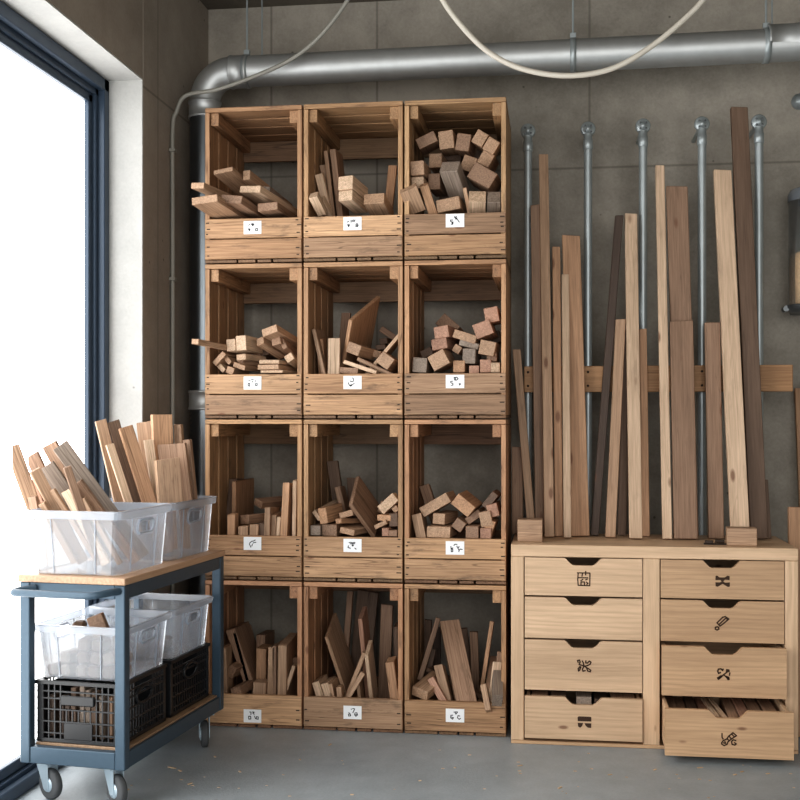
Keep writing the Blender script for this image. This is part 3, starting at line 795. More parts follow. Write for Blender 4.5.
def settle(objs, lim):
    """nudge pieces so that they rest beside each other instead of through each other"""
    objs = sorted(objs, key=lambda o: min((o.matrix_world @ v.co).y for v in o.data.vertices))
    done = []
    for o in objs:
        vs = [o.matrix_world @ v.co for v in o.data.vertices]
        inn = [v for v in vs if v.y > YF - .002 and v.z < lim.z0 + .38]
        off = Vector((0, 0, 0))
        out = min(v.y for v in vs) < YF - .012
        if inn and not out:
            if min(v.x for v in inn) < lim.x0 + .001: off.x = min(.022, lim.x0 + .001 - min(v.x for v in inn))
            elif max(v.x for v in inn) > lim.x1 - .001: off.x = -min(.022, max(v.x for v in inn) - lim.x1 + .001)
            if min(v.z for v in inn) < lim.z0 + .0005: off.z = min(.012, lim.z0 + .0005 - min(v.z for v in inn))
        room = lim.y1 - max(v.y for v in vs)
        if room < 0: off.y = max(-.03, room)
        best = None
        for k in (0, .008, .016, .026, .038, .052, .07, .09, .11):
            if k > 0 and (out or k > room + .001): break
            for dx, dz in ((0, 0), (.004, 0), (-.004, 0), (0, .005), (.009, 0), (-.009, 0), (.005, .006), (-.005, .006), (0, .011), (.014, 0), (-.014, 0)):
                if out and (dx or dz): continue
                f = off + Vector((dx, k, dz))
                if inn and dx and (min(v.x for v in inn) + f.x < lim.x0 or max(v.x for v in inn) + f.x > lim.x1): continue
                A = bvh(o, f)
                bad = sum(sink(A, B) for B in done) + k * .09 + abs(dx) * .10 + dz * .1
                if best is None or bad < best[0] - 1e-6: best = (bad, f)
            if best[0] < .003: break
        o.matrix_world = Matrix.Translation(best[1]) @ o.matrix_world
        done.append(bvh(o, Vector((0, 0, 0))))
for (r, c), items in D.items():
    mine = []
    x0, x1, zl = BIN[(r, c)]
    lim = Box3(x0, x1, YF + .022, YF + CD - .022, zl - DECK[(r, c)])
    ph = PH[(r, c)]
    for it in items:
        name, cat = NAMES[it[0]]
        grp = 'offcuts in the ' + ph
        if it[1] == 'E':
            _, _, cx, cy, w, h, roll, yaw, pitch, L, dy, tone, lab = it[:13]
            to = it[13] if len(it) > 13 else None
            if 'B' == it[0] and to is None and L > .15: L = .15
            mine.append(endon(lim, (cx, cy), w, h, R_(roll), R_(yaw), R_(pitch), L, dy + .022, tone, lab + ', ' + ph, name, cat, grp, YF, to))
        else:
            _, _, bx, by, tx, ty, w, d, dyb, dyt, yaw, tone, lab = it
            over = dyb < -.01
            mine.append(standing(lim, (bx, by), (tx, ty), w, d, dyb + (0 if over else .022), dyt + .022, R_(yaw * 4), tone, lab + ', ' + ph, name, cat, grp, YF, ext=not over))
    bpy.context.view_layer.update()
    settle(mine, lim)
# ------------------------------------------------------------------ drawer cabinet
KX0, KX1, KY0, KD, KH = -.160, .858, 4.207, .433, .732
C_PINE = lin(212, 178, 142); C_PINE2 = lin(202, 164, 124); C_PINED = lin(196, 158, 116)
cab = empty('drawer_cabinet', (KX0, KY0, 0))
tag(cab, 'light pine cabinet with eight notched drawers, in two columns, beside the crates', 'cabinet')
KW = KX1 - KX0
def kx(x): return x - KX0
m = MB(); m.box((0, 0, .688), (KW, KD, KH), grain=0, bev=.002); m.build('top_board', M_PINE, cab, C_PINE)
for a, b in ((0, kx(-.113)), (kx(.3165), kx(.3755)), (kx(.8125), KW)):
    m = MB(); m.box((a, .0005, .0135), (b, KD, .6875), grain=2, bev=.002); m.build('side_panel', M_PINE, cab, C_PINE)
m = MB(); m.box((0, .0005, .0005), (KW, KD, .013), grain=0, bev=.0015); m.build('bottom_board', M_PINE, cab, C_PINE2)
m = MB(); m.box((.02, KD - .012, .014), (KW - .02, KD - .002, .687), grain=0); m.build('back_panel', M_PINE, cab, C_PINED)
MARK = {
 (0,0): ([[(12.2,7.6),(24.6,7.6)],[(13,8),(12.6,14),(13,20),(24.4,20.2),(24.6,8.2)],[(20.4,6),(20.4,9.6)],[(17.2,8),(16.8,11)],[(13.2,12.4),(22.6,12.4)],[(15.6,15.4),(17.6,14)],[(20.4,14.4),(22,13.8)],[(15.8,20),(15.8,16.6),(19.2,16.6),(19.2,20)],[(21,16.6),(22.6,17.8),(21.6,19)]], 1.05),
 (0,2): ([[(13,17),(12.4,15.2),(14.2,14.6),(15,16.4),(14,19),(19,20.6)],[(17,15.4),(18,17),(18.6,19.6)],[(20.6,15.2),(20.4,17.2),(22.2,17.4),(24,15.4),(25.6,16.4),(24.8,18.4),(22,20),(19,20.6)],[(13.4,25.6),(13,23.4),(14.8,21),(15.6,21.6),(14.6,24.4),(13.4,25.6)],[(18.6,21),(17.2,23.6),(17.8,25.6),(20,25)],[(19,20.6),(22.2,22.4),(25.4,24.4),(25,26),(22.6,25.4),(21,22)]], 1.15),
 (0,3): ([([(13,16),(14,15.8),(25,15.8),(26,16.4),(26,20.6),(12.6,20.6),(12.4,17)],0),([(12.6,22.2),(18,22.4),(16.8,25.6),(15,27.2),(13,26)],0),([(19.2,22.4),(26,22.4),(25.8,27),(22.6,26.8),(20.4,25)],0)], 1),
 (1,0): ([([(13.2,15.6),(14.6,15.2),(17,17),(22,17),(24.6,15.2),(26.8,15.6),(26.8,19.6),(22.4,19.2),(20.6,21),(22.4,22.2),(27,21.8),(27,26),(25,26.4),(20,23.4),(15.4,26.4),(13.2,26),(13,22),(17.4,22),(19,21),(17.6,19.6),(13,19.8)],0)], 1),
 (1,1): ([[(14.6,20.4),(20,14.8),(22.6,14),(26,16.4),(20.4,21.4),(17.4,23.6),(14.6,20.4)],[(17,21.6),(22.4,16.2)],([(22.8,14.6),(26,16.4),(24.6,17.6),(22.6,16)],0),[(14.8,24.4),(13,25),(13,26.8),(14.6,27.6),(16.4,26.6),(16,24.8),(14.8,24.4)]], 1.2),
 (1,2): ([[(20.6,15.4),(20,16.8),(18.4,15.2),(16,15.6),(15.2,17.6),(16,19.8),(18,19)],([(23.4,15.2),(26.6,15.6),(27,17.6),(25.6,18.6),(23,18.4)],0),[(21.2,21.2),(26,25.6)],[(24,18.6),(21,21),(16.4,25.4)],([(14.2,24.2),(18.6,21.2),(20,22.6),(15.6,26.6)],0),([(22.4,21.6),(26.6,23),(27,26),(24.8,26.4)],0),[(27,19),(26.6,21.4)]], 1.25),
 (1,3): ([[(13.6,15),(13.6,18.6),(14.6,20.4)],[(13.4,24),(14.8,22),(18,20.4),(20,17.4),(24.2,13.8),(27.6,16.6),(22.8,20),(19.4,23),(18.4,25.6),(15.6,27),(13.2,25.4),(13.4,24)],[(20.6,17.4),(22.2,19.6)],[(18.6,20),(20.2,21.6)],[(23.2,15.4),(25.4,17.6)],[(15,24.2),(17,24.6),(16.4,22.8)],[(27,21.4),(24.6,20.8),(22.8,22.6),(23.4,25.4),(26,26),(27.4,24.8),(25.6,23.6)]], 1.15),
}
MARKO = {(0,0): (565,565), (0,2): (565,645), (0,3): (565,700), (1,0): (702,560), (1,1): (702,602), (1,2): (702,653), (1,3): (708,718)}
XR = [(-.110, .3135), (.3785, .8095)]
ZR = [(.547, .685), (.3905, .5405), (.2005, .384), (.026, .1795)]
ZR2 = [(.547, .685), (.3915, .5405), (.2055, .383), (.026, .188)]
PULL = {(1,2): .045, (1,3): .165, (0,3): .012}
DRAW = {}
for c in range(2):
    for r in range(4):
        xa, xb = XR[c]; za, zb = (ZR, ZR2)[c][r]; pull = PULL.get((c, r), 0.0)
        yf = -pull + .001
        ft = .017
        tray = MB(); zt = zb - .006; dep = .40
        ya, yb = yf + ft, yf + ft + dep - .02
        tray.box((kx(xa) + .006, ya, za + .006), (kx(xa) + .018, yb, zt), grain=1)
        tray.box((kx(xb) - .018, ya, za + .006), (kx(xb) - .006, yb, zt), grain=1)
        tray.box((kx(xa) + .018, yb - .012, za + .006), (kx(xb) - .018, yb, zt - .01), grain=0)
        tray.box((kx(xa) + .018, ya, za + .006), (kx(xb) - .018, yb - .012, za + .014), grain=0)
        d = tray.build('drawer', M_PINE, cab, C_PINE)
        if (c, r) in PULL: d['label'] = {(1,2): 'pine drawer pulled slightly open', (1,3): 'pine drawer pulled well open, holding boards', (0,3): 'pine drawer with a low front showing its contents'}[(c, r)]
        fr = MB(); mx = (kx(xa) + kx(xb)) / 2; nw, nd = .068, .027
        if c == 1: mx -= .002
        out = [(kx(xa), za), (kx(xb), za), (kx(xb), zb), (mx + nw, zb)]
        out += [(mx + nw - .006, zb - .003), (mx + nw - .016, zb - .014), (mx + nw - .024, zb - .022), (mx + nw - .034, zb - nd)]
        out += [(mx - nw + .034, zb - nd), (mx - nw + .024, zb - .022), (mx - nw + .016, zb - .014), (mx - nw + .006, zb - .003)]
        out += [(mx - nw, zb), (kx(xa), zb)]
        fr.prism(out, yf, yf + ft, grain=0)
        k = random.uniform(.94, 1.03)
        colr = tuple(a * k for a in (C_PINE if c == 0 else C_PINE2))
        fr.build('drawer_front', M_PINE, d, colr)
        if (c, r) in MARK:
            lines, w = MARK[(c, r)]
            px, py = MARKO[(c, r)]
            o = ray(px, py, KY0 + yf); s = 1.0 / ppm(o)
            mk = MB(); mk.strokes(lines, w * 1.15, (kx(o.x), o.z), s, yf - .0008)
            mk.build('burnt_mark', M_BURN, d)
        DRAW[(c, r)] = (xa, xb, KY0 + yf + ft, KY0 + yb, za + .014)
# boards standing on edge in the open lower drawer by the wall end
xa, xb, ya, yb, zf = DRAW[(1,3)]
lab = ['plank on edge in the open drawer, against its left side', 'second plank from the left side of the open drawer', 'dark plank on edge, third from the left side of the open drawer',
       'reddish plank left of the notch in the open drawer', 'pale thin stick in the open drawer, behind the notch, left one', 'pale thin stick in the open drawer, behind the notch, right one',
       'plank on edge just right of the notch in the open drawer', 'third plank from the right side of the open drawer', 'second plank from the right side of the open drawer', 'plank on edge against the right side of the open drawer']
xx = [.411, .447, .487, .527, .561, .585, .615, .655, .700, .750]; ww = [.033, .036, .033, .034, .014, .014, .034, .036, .042, .044]
tn = 'bbdrppbrbb'; yaws = [4, 3, 2, 3, -6, -8, 5, 4, 3, 2]
for i in range(10):
    h = .115 + random.uniform(-.012, .012) + (.012 if 4 <= i <= 5 else 0)
    m = MB(); L = .31; m.box((-ww[i]/2, -h/2, 0), (ww[i]/2, h/2, L), grain=2)
    a = R_(yaws[i] * .5); az = Vector((math.sin(a), math.cos(a), 0)); u = Vector((math.cos(a), -math.sin(a), 0)); v = az.cross(u)
    place(m, 'wooden_stick' if ww[i] < .02 else 'wooden_board', lab[i], 'stick' if ww[i] < .02 else 'board', 'boards in the open drawer',
          Vector((xx[i], ya + .012 + random.uniform(0, .02), zf + h/2 + .001)), u, v, az, tn[i])
xa, xb, ya, yb, zf = DRAW[(0,3)]
lab = ['brown board in the lowest drawer next to the crates, left side', 'second brown board in the lowest drawer next to the crates', 'pale knotted block seen through the notch of the lowest drawer next to the crates',
       'dark block behind the notch of the lowest drawer next to the crates', 'long brown board along the right side of the lowest drawer next to the crates']
for i, (x, w, h, L, t) in enumerate([(-.055, .06, .137, .3, 'b'), (.012, .055, .138, .3, 'd'), (.105, .055, .135, .2, 'g'), (.168, .05, .13, .22, 'k'), (.245, .085, .137, .3, 'b')]):
    m = MB(); m.box((-w/2, -h/2, 0), (w/2, h/2, L), grain=2)
    place(m, 'wood_block' if i in (2, 3) else 'wooden_board', lab[i], 'block' if i in (2, 3) else 'board', 'boards in the lowest drawer', Vector((x, ya + .01, zf + h/2 + .001)), Vector((1, 0, 0)), Vector((0, 0, -1)), Vector((0, 1, 0)), t)

# ------------------------------------------------------------------ pipe posts, rail, planks
posts = [(528, 131, 'leftmost pipe post, next to the crates'), (588, 129, 'second pipe post from the crates'), (643, 126, 'third pipe post from the crates'), (702, 124, 'fourth pipe post from the crates'), (759, 122, 'last pipe post, behind the tall dark plank')]
PY = 4.671
for px, py, l in posts:
    p = ray(px, py, PY); x = p.x; zt = p.z
    root = empty('pipe_post', (x, PY, 0)); tag(root, 'galvanised ' + l, 'pipe', 'pipe posts fixed to the wall')
    m = MB(); m.tube([(0, 0, .002), (0, 0, zt - .045)], .0165, 14); m.build('pipe', M_ZINC, root)
    m = MB(); m.lathe([(.0, 0), (.026, 0), (.026, .006), (.0, .006)], (0, 0, .001), n=18); m.build('foot_flange', M_ZINC, root)
    m = MB(); m.lathe([(.0165, zt - .085), (.0195, zt - .083), (.0195, zt - .045), (.017, zt - .043), (.017, zt - .02)], (0, 0, 0), n=16); m.build('neck', M_ZINC, root)
    m = MB(); m.tube([(0, .012, zt), (0, WY - PY - .002, zt)], .008, 12); m.build('wall_arm', M_ZINC, root)
    m = MB(); m.lathe([(.0, -.014), (.009, -.014), (.010, -.008), (.025, -.006), (.030, -.002), (.030, .010), (0, .012)], (0, 0, zt), (0, 1, 0), n=24)
    for k in range(4):
        a = math.pi/4 + k * math.pi/2
        m.lathe([(0, -.010), (.0042, -.010), (.0042, -.004)], (math.cos(a)*.0165, 0, zt + math.sin(a)*.0165), (0, 1, 0), n=8, mat=1)
    m.build('round_flange', [M_ZINC, M_CLAMP], root)
p = ray(801, 100, WY - .03)
m = MB(); m.lathe([(0, -.03), (.022, -.03), (.022, -.012), (.034, -.008), (.034, 0), (0, 0)], (0, 0, 0), (0, 1, 0), n=20)
o = m.build('wall_mount_flange', M_ZINC, None, loc=(p.x, WY - .001, p.z)); tag(o, 'bare round wall flange at the top right, past the last pipe post', 'flange')
RA = ray(524, 378, 4.615); RB = ray(793, 378, 4.615)
rail = empty('wooden_rail', (RA.x, 4.615, 1.30)); tag(rail, 'orange-brown horizontal wooden rail screwed across the pipe posts', 'rail')
m = MB(); m.box((0, 0, 0), (RB.x - RA.x, .036, .104), grain=0, bev=.002); m.build('rail_board', M_PLANK, rail, lin(172, 128, 84))
for px, *_ in posts:
    x = ray(px, 378, 4.615).x - RA.x
    for dz in (.025, .08):
        if x > .01:
            m = MB(); m.lathe([(0, -.002), (.0045, -.002), (.0055, 0.001)], (x, 0, dz), (0, 1, 0), n=8); m.build('screw', M_NAIL, rail)
# planks on the cabinet: bx, by, tx, ty, w, thickness, base depth, tone, label, yaw
PL = [
 (517.5,538,517.2,447,11,.018,4.56,'b','stubby brown board in the corner beside the crates'),
 (532,536,516.5,350,8,.02,4.50,'t','short leaning stick crossing in front of the leftmost post'),
 (540,536,535,205,9,.02,4.54,'b','dark brown plank left of the tall pale one next to the crates'),
 (549.5,541,543.5,155,9.5,.025,4.44,'t','tallest of the pale planks near the crates'),
 (559,540,556.2,247,8,.02,4.49,'o','narrow orange-brown plank with one knot, right of the tall pale one'),
 (567.5,540,565.3,275,7.5,.025,4.42,'p','slim whitish plank in front of the wide tan one'),
 (580.5,538,571,236,18,.022,4.50,'o','wide tan plank behind the slim whitish one'),
 (594.5,537,619.3,216,8,.025,4.53,'k','dark bark-edged plank leaning to the right'),
 (610.5,538,620.8,320,10,.025,4.46,'t','shorter tan plank crossing the bark-edged one'),
 (622,535,628,330,8.5,.02,4.56,'d','dark reddish plank behind the shorter tan one'),
 (636,540,631,214.5,12.5,.03,4.42,'p','thick pale plank with swirling knots, in the middle'),
 (646,538,643,329,7.5,.02,4.53,'o','narrow orange plank half behind the knotted one'),
 (667.5,540,660,166,9,.025,4.43,'p','slim pale plank at the third post'),
 (688,538,677,186.6,21,.022,4.53,'b','tall brown plank behind the broad short one'),
 (686,541,681.5,322,23,.03,4.43,'b','broad brown plank, widest of the short ones'),
 (716.5,538,712.5,323,15,.025,4.48,'b','short brown plank standing alone by the fourth post'),
 (741,541,722.7,171,17.5,.03,4.42,'p','broad pale plank with rounded top and dark knots'),
 (759.5,541,739.5,108,16.5,.035,4.47,'d','tallest dark brown plank with a big knot near its foot'),
 (769.5,538,766,480,4,.015,4.53,'d','thin dark strip for the shadow behind the foot of the tallest plank'),  # stands in for the shadow beside the tallest plank
]
for i, (bx, by, tx, ty, w, th, yb, tn_, l) in enumerate(PL):
    b = ray(bx, by, yb); zb = KH + .001
    slope = (4.525 + (yb - 4.42) * .42 - yb) / .628
    t = None
    yt = yb
    for _ in range(6):
        t = ray(tx, ty, yt); yt = yb + slope * (t.z - zb)
    W = w / ppm((b + t) / 2)
    b = ray(bx, by, yb)
    a = (t - b).normalized(); b = b - a * ((b.z - zb) / a.z)
    n0 = Vector((0, -1, 0)); n = (n0 - a * n0.dot(a)).normalized(); y = -n; x = y.cross(a); L = (t - b).length
    m = MB(); m.box((-W/2, 0, 0), (W/2, th, L), grain=2, bev=.002, skew=cutter(L, .03))
    b.z = KH + .001 + max(0.0, -min((x * -W/2 + y * q).z for q in (0, th)), -min((x * W/2 + y * q).z for q in (0, th)))
    place(m, 'wooden_plank', l, 'plank', 'planks leaning on the rail', b, x, y, a, tn_, M_PLANK)
def cube(x0, x1, y1, y0, Y, d, tone, label, yaw=0):
    a = ray(x0, y1, Y); b = ray(x1, y1, Y); t = ray(x0, y0, Y)
    w = b.x - a.x; h = (t.z - a.z)
    c = Vector(((a.x + b.x)/2, Y, KH + .001))
    ca, sa = math.cos(yaw), math.sin(yaw)
    m = MB(); m.box((-w/2, 0, 0), (w/2, d, h), grain=0, bev=.002)
    place(m, 'wood_block', label, 'block', None, c, Vector((ca, sa, 0)), Vector((-sa, ca, 0)), Vector((0, 0, 1)), tone)
cube(517.5, 542.5, 543.5, 521.5, 4.29, .085, 't', 'square wood block on the cabinet top next to the crates')
cube(727, 757, 545, 527.5, 4.26, .07, 't', 'wood block on the cabinet top at the foot of the pale plank', R_(-5))
p = ray(715, 541.5, 4.30)
st = empty('metal_catch', (p.x, 4.30, KH + .001), R_(-6)); tag(st, 'small dark metal catch lying on the cabinet top beside the block', 'catch')
M_RUST = plain('catch_metal', lin(70, 60, 54), .5, .7)
m = MB(); m.box((-.04, -.014, 0), (.04, .014, .004)); m.box((-.036, -.01, .0045), (-.006, .01, .013)); m.build('plate', M_RUST, st)
m = MB(); m.tube([(0, 0, .012), (.034, 0, .012)], .006, 8); m.build('bolt', M_RUST, st)
def floor_board(px0, px1, py, Yb, Yt, th, tone, label):
    a = ray(px0, py, Yt); b = ray(px1, py, Yt); W = b.x - a.x
    P = Vector(((a.x + b.x)/2, Yb, .004)); Q = Vector(((a.x + b.x)/2, Yt, a.z)); z = (Q - P); L = z.length; z.normalize()
    y = Vector((0, 1, 0)); y = (y - z * y.dot(z)).normalized(); x = y.cross(z)
    m = MB(); m.box((-W/2, 0, 0), (W/2, th, L), grain=2, bev=.002)
    place(m, 'wooden_plank', label, 'plank', 'planks standing past the cabinet', P, x, y, z, tone, M_PLANK)
floor_board(789, 806, 507, 4.42, 4.46, .03, 'o', 'short board standing on the floor just past the cabinet end')
floor_board(795, 807, 388, 4.66, 4.90, .022, 'o', 'taller plank leaning on the wall just past the cabinet end')

# clear dispenser of pellets on the wall at the right
p = ray(811, 305, 4.80); zb = p.z; zt = ray(811, 188, 4.80).z; zf = ray(811, 254, 4.80).z
jar = empty('wall_dispenser', (p.x, 4.80, zb)); tag(jar, 'clear cylindrical dispenser on a grey wall bracket at the right edge', 'dispenser')
hh = zt - zb; RJ = .088
m = MB(); m.lathe([(RJ, 0), (RJ, hh - .03), (RJ - .003, hh - .03), (RJ - .003, 0)], (0, 0, 0), n=36); m.build('cylinder', M_JAR, jar)
m = MB(); m.lathe([(RJ + .003, hh - .055), (RJ + .003, hh - .03), (RJ * .93, hh - .008), (RJ * .7, hh), (0, hh + .002)], (0, 0, 0), n=36); m.build('lid', M_TUBRIM, jar)
m = MB(); m.lathe([(0, -.03), (RJ * .9, -.03), (RJ + .010, -.012), (RJ + .010, -.001), (0, -.001)], (0, 0, 0), n=36)
m.box((-.05, .0, -.028), (.05, WY - 4.80 - .002, -.008)); m.tube([(-RJ - .012, -.02, -.015), (-RJ - .012, .03, -.015)], .012, 10)
m.build('bracket', M_CLAMP, jar)
m = MB(); m.lathe([(0, .002), (RJ - .005, .002), (RJ - .005, zf - zb - .006), (RJ * .5, zf - zb + .012), (0, zf - zb + .018)], (0, 0, 0), n=36)
o = m.build('wood_pellets', M_PELLET, None, loc=(p.x, 4.80, zb)); tag(o, 'pale wood pellets filling the lower half of the clear dispenser', 'pellets', kind='stuff')
# ------------------------------------------------------------------ ventilation duct
DR = .0635; DY = 4.60; DZ = 2.632; VX = -1.446
duct = empty('ventilation_duct', (VX, DY, 0)); tag(duct, 'galvanised round duct running above the crates and down the corner', 'duct')
er = .12
pts = [(er * (1 - math.sin(a)), 0, DZ - er + er * math.cos(a)) for a in [math.pi/2 - i * math.pi/20 for i in range(11)]]
pts = [(er - er * math.cos(i * math.pi / 20), 0, DZ - er + er * math.sin(i * math.pi / 20)) for i in range(11)]
m = MB(); m.tube(pts, DR, 24); m.build('elbow', M_DUCT, duct)
m = MB(); m.tube([(er + .001, 0, DZ), (RX - VX - .01, 0, DZ + .03)], DR, 28); m.build('horizontal_pipe', M_DUCT, duct)
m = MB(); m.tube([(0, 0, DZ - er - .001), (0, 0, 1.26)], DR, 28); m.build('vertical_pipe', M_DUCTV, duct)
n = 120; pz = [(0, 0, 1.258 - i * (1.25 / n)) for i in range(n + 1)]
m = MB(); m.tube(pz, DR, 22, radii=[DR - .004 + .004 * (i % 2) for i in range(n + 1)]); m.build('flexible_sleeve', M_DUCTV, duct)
def collar(c, ax, w, name='collar', r=DR):
    m = MB(); c = Vector(c); a = Vector(ax)
    m.lathe([(r - .002, -w/2), (r + .006, -w/2), (r + .006, -w/2 + .008), (r + .003, -w/2 + .010), (r + .003, w/2 - .010), (r + .006, w/2 - .008), (r + .006, w/2), (r - .002, w/2)], c, ax, n=28)
    m.build(name, M_DUCT, duct)
collar((er + .03, 0, DZ), (1, 0, 0), .075); collar((0, 0, DZ - er - .035), (0, 0, 1), .07); collar((0, 0, 1.27), (0, 0, 1), .08)
xr = ray(783, 45, DY).x - VX; collar((xr, 0, DZ + .03), (1, 0, 0), .12)
for i, (px, yy) in enumerate(((247, 0.0), (573, 0.0), (766, 0.0))):
    x = ray(px, 60, DY).x - VX; z = DZ + .03 * x / (RX - VX)
    m = MB(); m.lathe([(DR, -.012), (DR + .004, -.012), (DR + .004, .012), (DR, .012)], (x, 0, z), (1, 0, 0), n=28)
    m.box((x - .012, -.008, z + DR), (x + .012, .008, z + DR + .025), bev=.001)
    b = m.build('clamp_band', M_ZINC, duct)
    m = MB(); m.tube([(x, 0, z + DR + .02), (x, 0, CEIL - .001)], .0045, 8); m.build('hanger_rod', M_ZINC, b)
for px in (262, 772):
    x = ray(px, 40, DY + .1).x - VX
    m = MB(); m.tube([(x, .1, DZ + DR - .06), (x, .1, CEIL - .001)], .0035, 8); m.build('hanger_rod', M_ZINC, duct)

# ------------------------------------------------------------------ conduit and cords
def smooth_path(pts, n=10):
    out = []; P = [Vector(p) for p in pts]; P = [P[0]*2 - P[1]] + P + [P[-1]*2 - P[-2]]
    for i in range(1, len(P) - 2):
        for k in range(n):
            t = k / n
            out.append(.5 * ((2*P[i]) + (P[i+1]-P[i-1])*t + (2*P[i-1]-5*P[i]+4*P[i+1]-P[i+2])*t*t + (3*P[i]-P[i-1]-3*P[i+1]+P[i+2])*t**3))
    return out + [P[-2]]
YC = 4.44
base = ray(174, 400, YC)
xw = WX + .012
pts = [(xw, YC, .012), (xw, YC, .6), (xw, YC, 1.3), (xw, YC, 2.0), (xw, YC, 2.36)]
pts += [tuple(ray(176.5, 112, YC)), tuple(ray(182, 99, YC - .0)), tuple(ray(192, 93.5, YC)), tuple(ray(215, 90, YC)), tuple(ray(248, 79, YC)), tuple(ray(290, 60, YC)), tuple(ray(320, 36, YC)), tuple(ray(347, 1, YC)), (ray(373, -41, YC).x, YC, CEIL - .004)]
cr = empty('electric_cord', (xw, YC, 0)); tag(cr, 'grey cord running up the left wall and over the duct to the ceiling', 'cord')
sh = Vector((xw, YC, 0))
m = MB(); m.tube([p - sh for p in smooth_path(pts)], .0085, 10); m.build('cord_run', M_COND, cr)
for z in (2.27, 1.75, 1.1):
    m = MB(); m.box((-.011, -.016, z), (.013, .016, z + .014), bev=.002); m.build('cord_clip', M_COND, cr)
YC = 4.2
pts = [(ray(405, -75, YC).x, YC, CEIL - .004), tuple(ray(428, -28, YC))] + [tuple(ray(x, y, YC)) for x, y in ((444, 2), (460, 24), (482, 47), (505, 62), (530, 71), (560, 75.5), (590, 74), (616, 67), (640, 54), (665, 36), (690, 14), (703, 0))]
pts.append(tuple(ray(728, -34, YC))); tp = ray(760, -80, YC); pts.append((tp.x, YC, CEIL - .004))
m = MB(); m.tube(smooth_path(pts), .0105, 10)
o = m.build('hanging_cord', M_CORD, None); tag(o, 'thick off-white cord hanging in a loop from the ceiling before the duct', 'cord')

# ------------------------------------------------------------------ trolley
CA = R_(-6.3); CW_, CL_ = .358, .768
FR = Vector((-1.294, 3.316, 0))
cd = Vector((math.cos(CA), math.sin(CA), 0)); ld = Vector((-math.sin(CA), math.cos(CA), 0))
FL = FR - cd * CW_
def cw(x, y, z=0.0): return FL + cd * x + ld * y + Vector((0, 0, z))
cart = empty('workshop_trolley', cw(0, 0), CA); tag(cart, 'blue-grey steel trolley with a wooden top, loaded with tubs, by the window', 'trolley')
ZB, ZT = .124, .688; q = .034
for i, (x, y) in enumerate(((0, 0), (CW_ - q, 0), (0, CL_ - q), (CW_ - q, CL_ - q))):
    m = MB(); m.box((x, y, ZB), (x + q, y + q, ZT), bev=.003); m.build('leg', M_BLUE, cart)
for z0, z1, nm in ((ZB, ZB + .052, 'lower_frame'), (ZT - .045, ZT, 'upper_frame')):
    m = MB()
    for y in (.002, CL_ - q + .002): m.box((q + .0005, y, z0 + .001), (CW_ - q - .0005, y + q - .004, z1), bev=.002)
    for x in (.002, CW_ - q + .002): m.box((x, q + .0005, z0 + .001), (x + q - .004, CL_ - q - .0005, z1), bev=.002)
    m.build(nm, M_BLUE, cart)
m = MB(); m.box((-.004, -.006, ZT + .0005), (CW_ + .004, CL_ + .004, ZT + .0215), grain=1, bev=.002); m.build('top_board', M_PINE, cart, lin(184, 148, 116))
m = MB(); m.box((.034, .036, ZB + .0485), (CW_ - .012, CL_ - .036, ZB + .0585), grain=1)
m.build('lower_shelf', M_PINE, cart, lin(150, 122, 94))
m = MB(); zh = ZT - .018
hp = [(.055, .0, zh), (.036, -.02, zh - .002), (.018, -.045, zh - .004), (.020, -.062, zh - .005), (.036, -.072, zh - .005), (.1, -.074, zh - .005), (CW_ - .12, -.074, zh - .005), (CW_ - .075, -.07, zh - .005), (CW_ - .052, -.055, zh - .003), (CW_ - .032, -.025, zh), (CW_ - .02, .001, zh)]
m.tube(smooth_path(hp, 6), .0115, 12); m.build('push_handle', M_BLUE, cart)
for (x, y, a) in ((.056, .062, 66), (CW_ - .07, .06, 58), (.07, CL_ - .06, -20), (CW_ - .055, CL_ - .055, 28)):
    R = .048; ca = R_(a)
    Mw = Matrix.Translation((x, y, 0)) @ Matrix.Rotation(ca, 4, 'Z')
    off = -.022
    def tr(mb): 
        mb.v = [tuple(Mw @ Vector(p)) for p in mb.v]; return mb
    m = MB(); m.lathe([(.016, -.013), (R - .010, -.013), (R - .002, -.0105), (R, -.006), (R, .006), (R - .002, .0105), (R - .010, .013), (.016, .013)], (0, off, R + .001), (1, 0, 0), n=32)
    wo = tr(m).build('caster_wheel', M_TYRE, cart)
    m = MB(); m.lathe([(0, -.016), (.022, -.016), (.024, -.0125), (.024, .0125), (.022, .016), (0, .016)], (0, off, R + .001), (1, 0, 0), n=20); tr(m).build('hub', M_FORK, wo)
    m = MB()
    for sx in (-.0185, .0165):
        m.prism([(-.0, 0)], 0, 0) if False else None
        vs = [(sx, off - .012, R - .012), (sx, off + .012, R - .012), (sx, .03, ZB - .012), (sx, -.03, ZB - .012)]
        vs2 = [(a_ + .002, b_, c_) for a_, b_, c_ in vs]
        m._add([Vector(p) for p in vs + vs2], [(0, 1, 2, 3), (7, 6, 5, 4), (0, 4, 5, 1), (1, 5, 6, 2), (2, 6, 7, 3), (3, 7, 4, 0)])
    m.box((-.0185, -.03, ZB - .014), (.0185, .03, ZB - .010), bev=.001)
    m.box((-.034, -.04, ZB - .006), (.034, .04, ZB - .001), bev=.001)
    m.lathe([(.02, 0), (.02, .006)], (0, 0, ZB - .012), n=16)
    tr(m).build('caster_fork', M_FORK, cart)

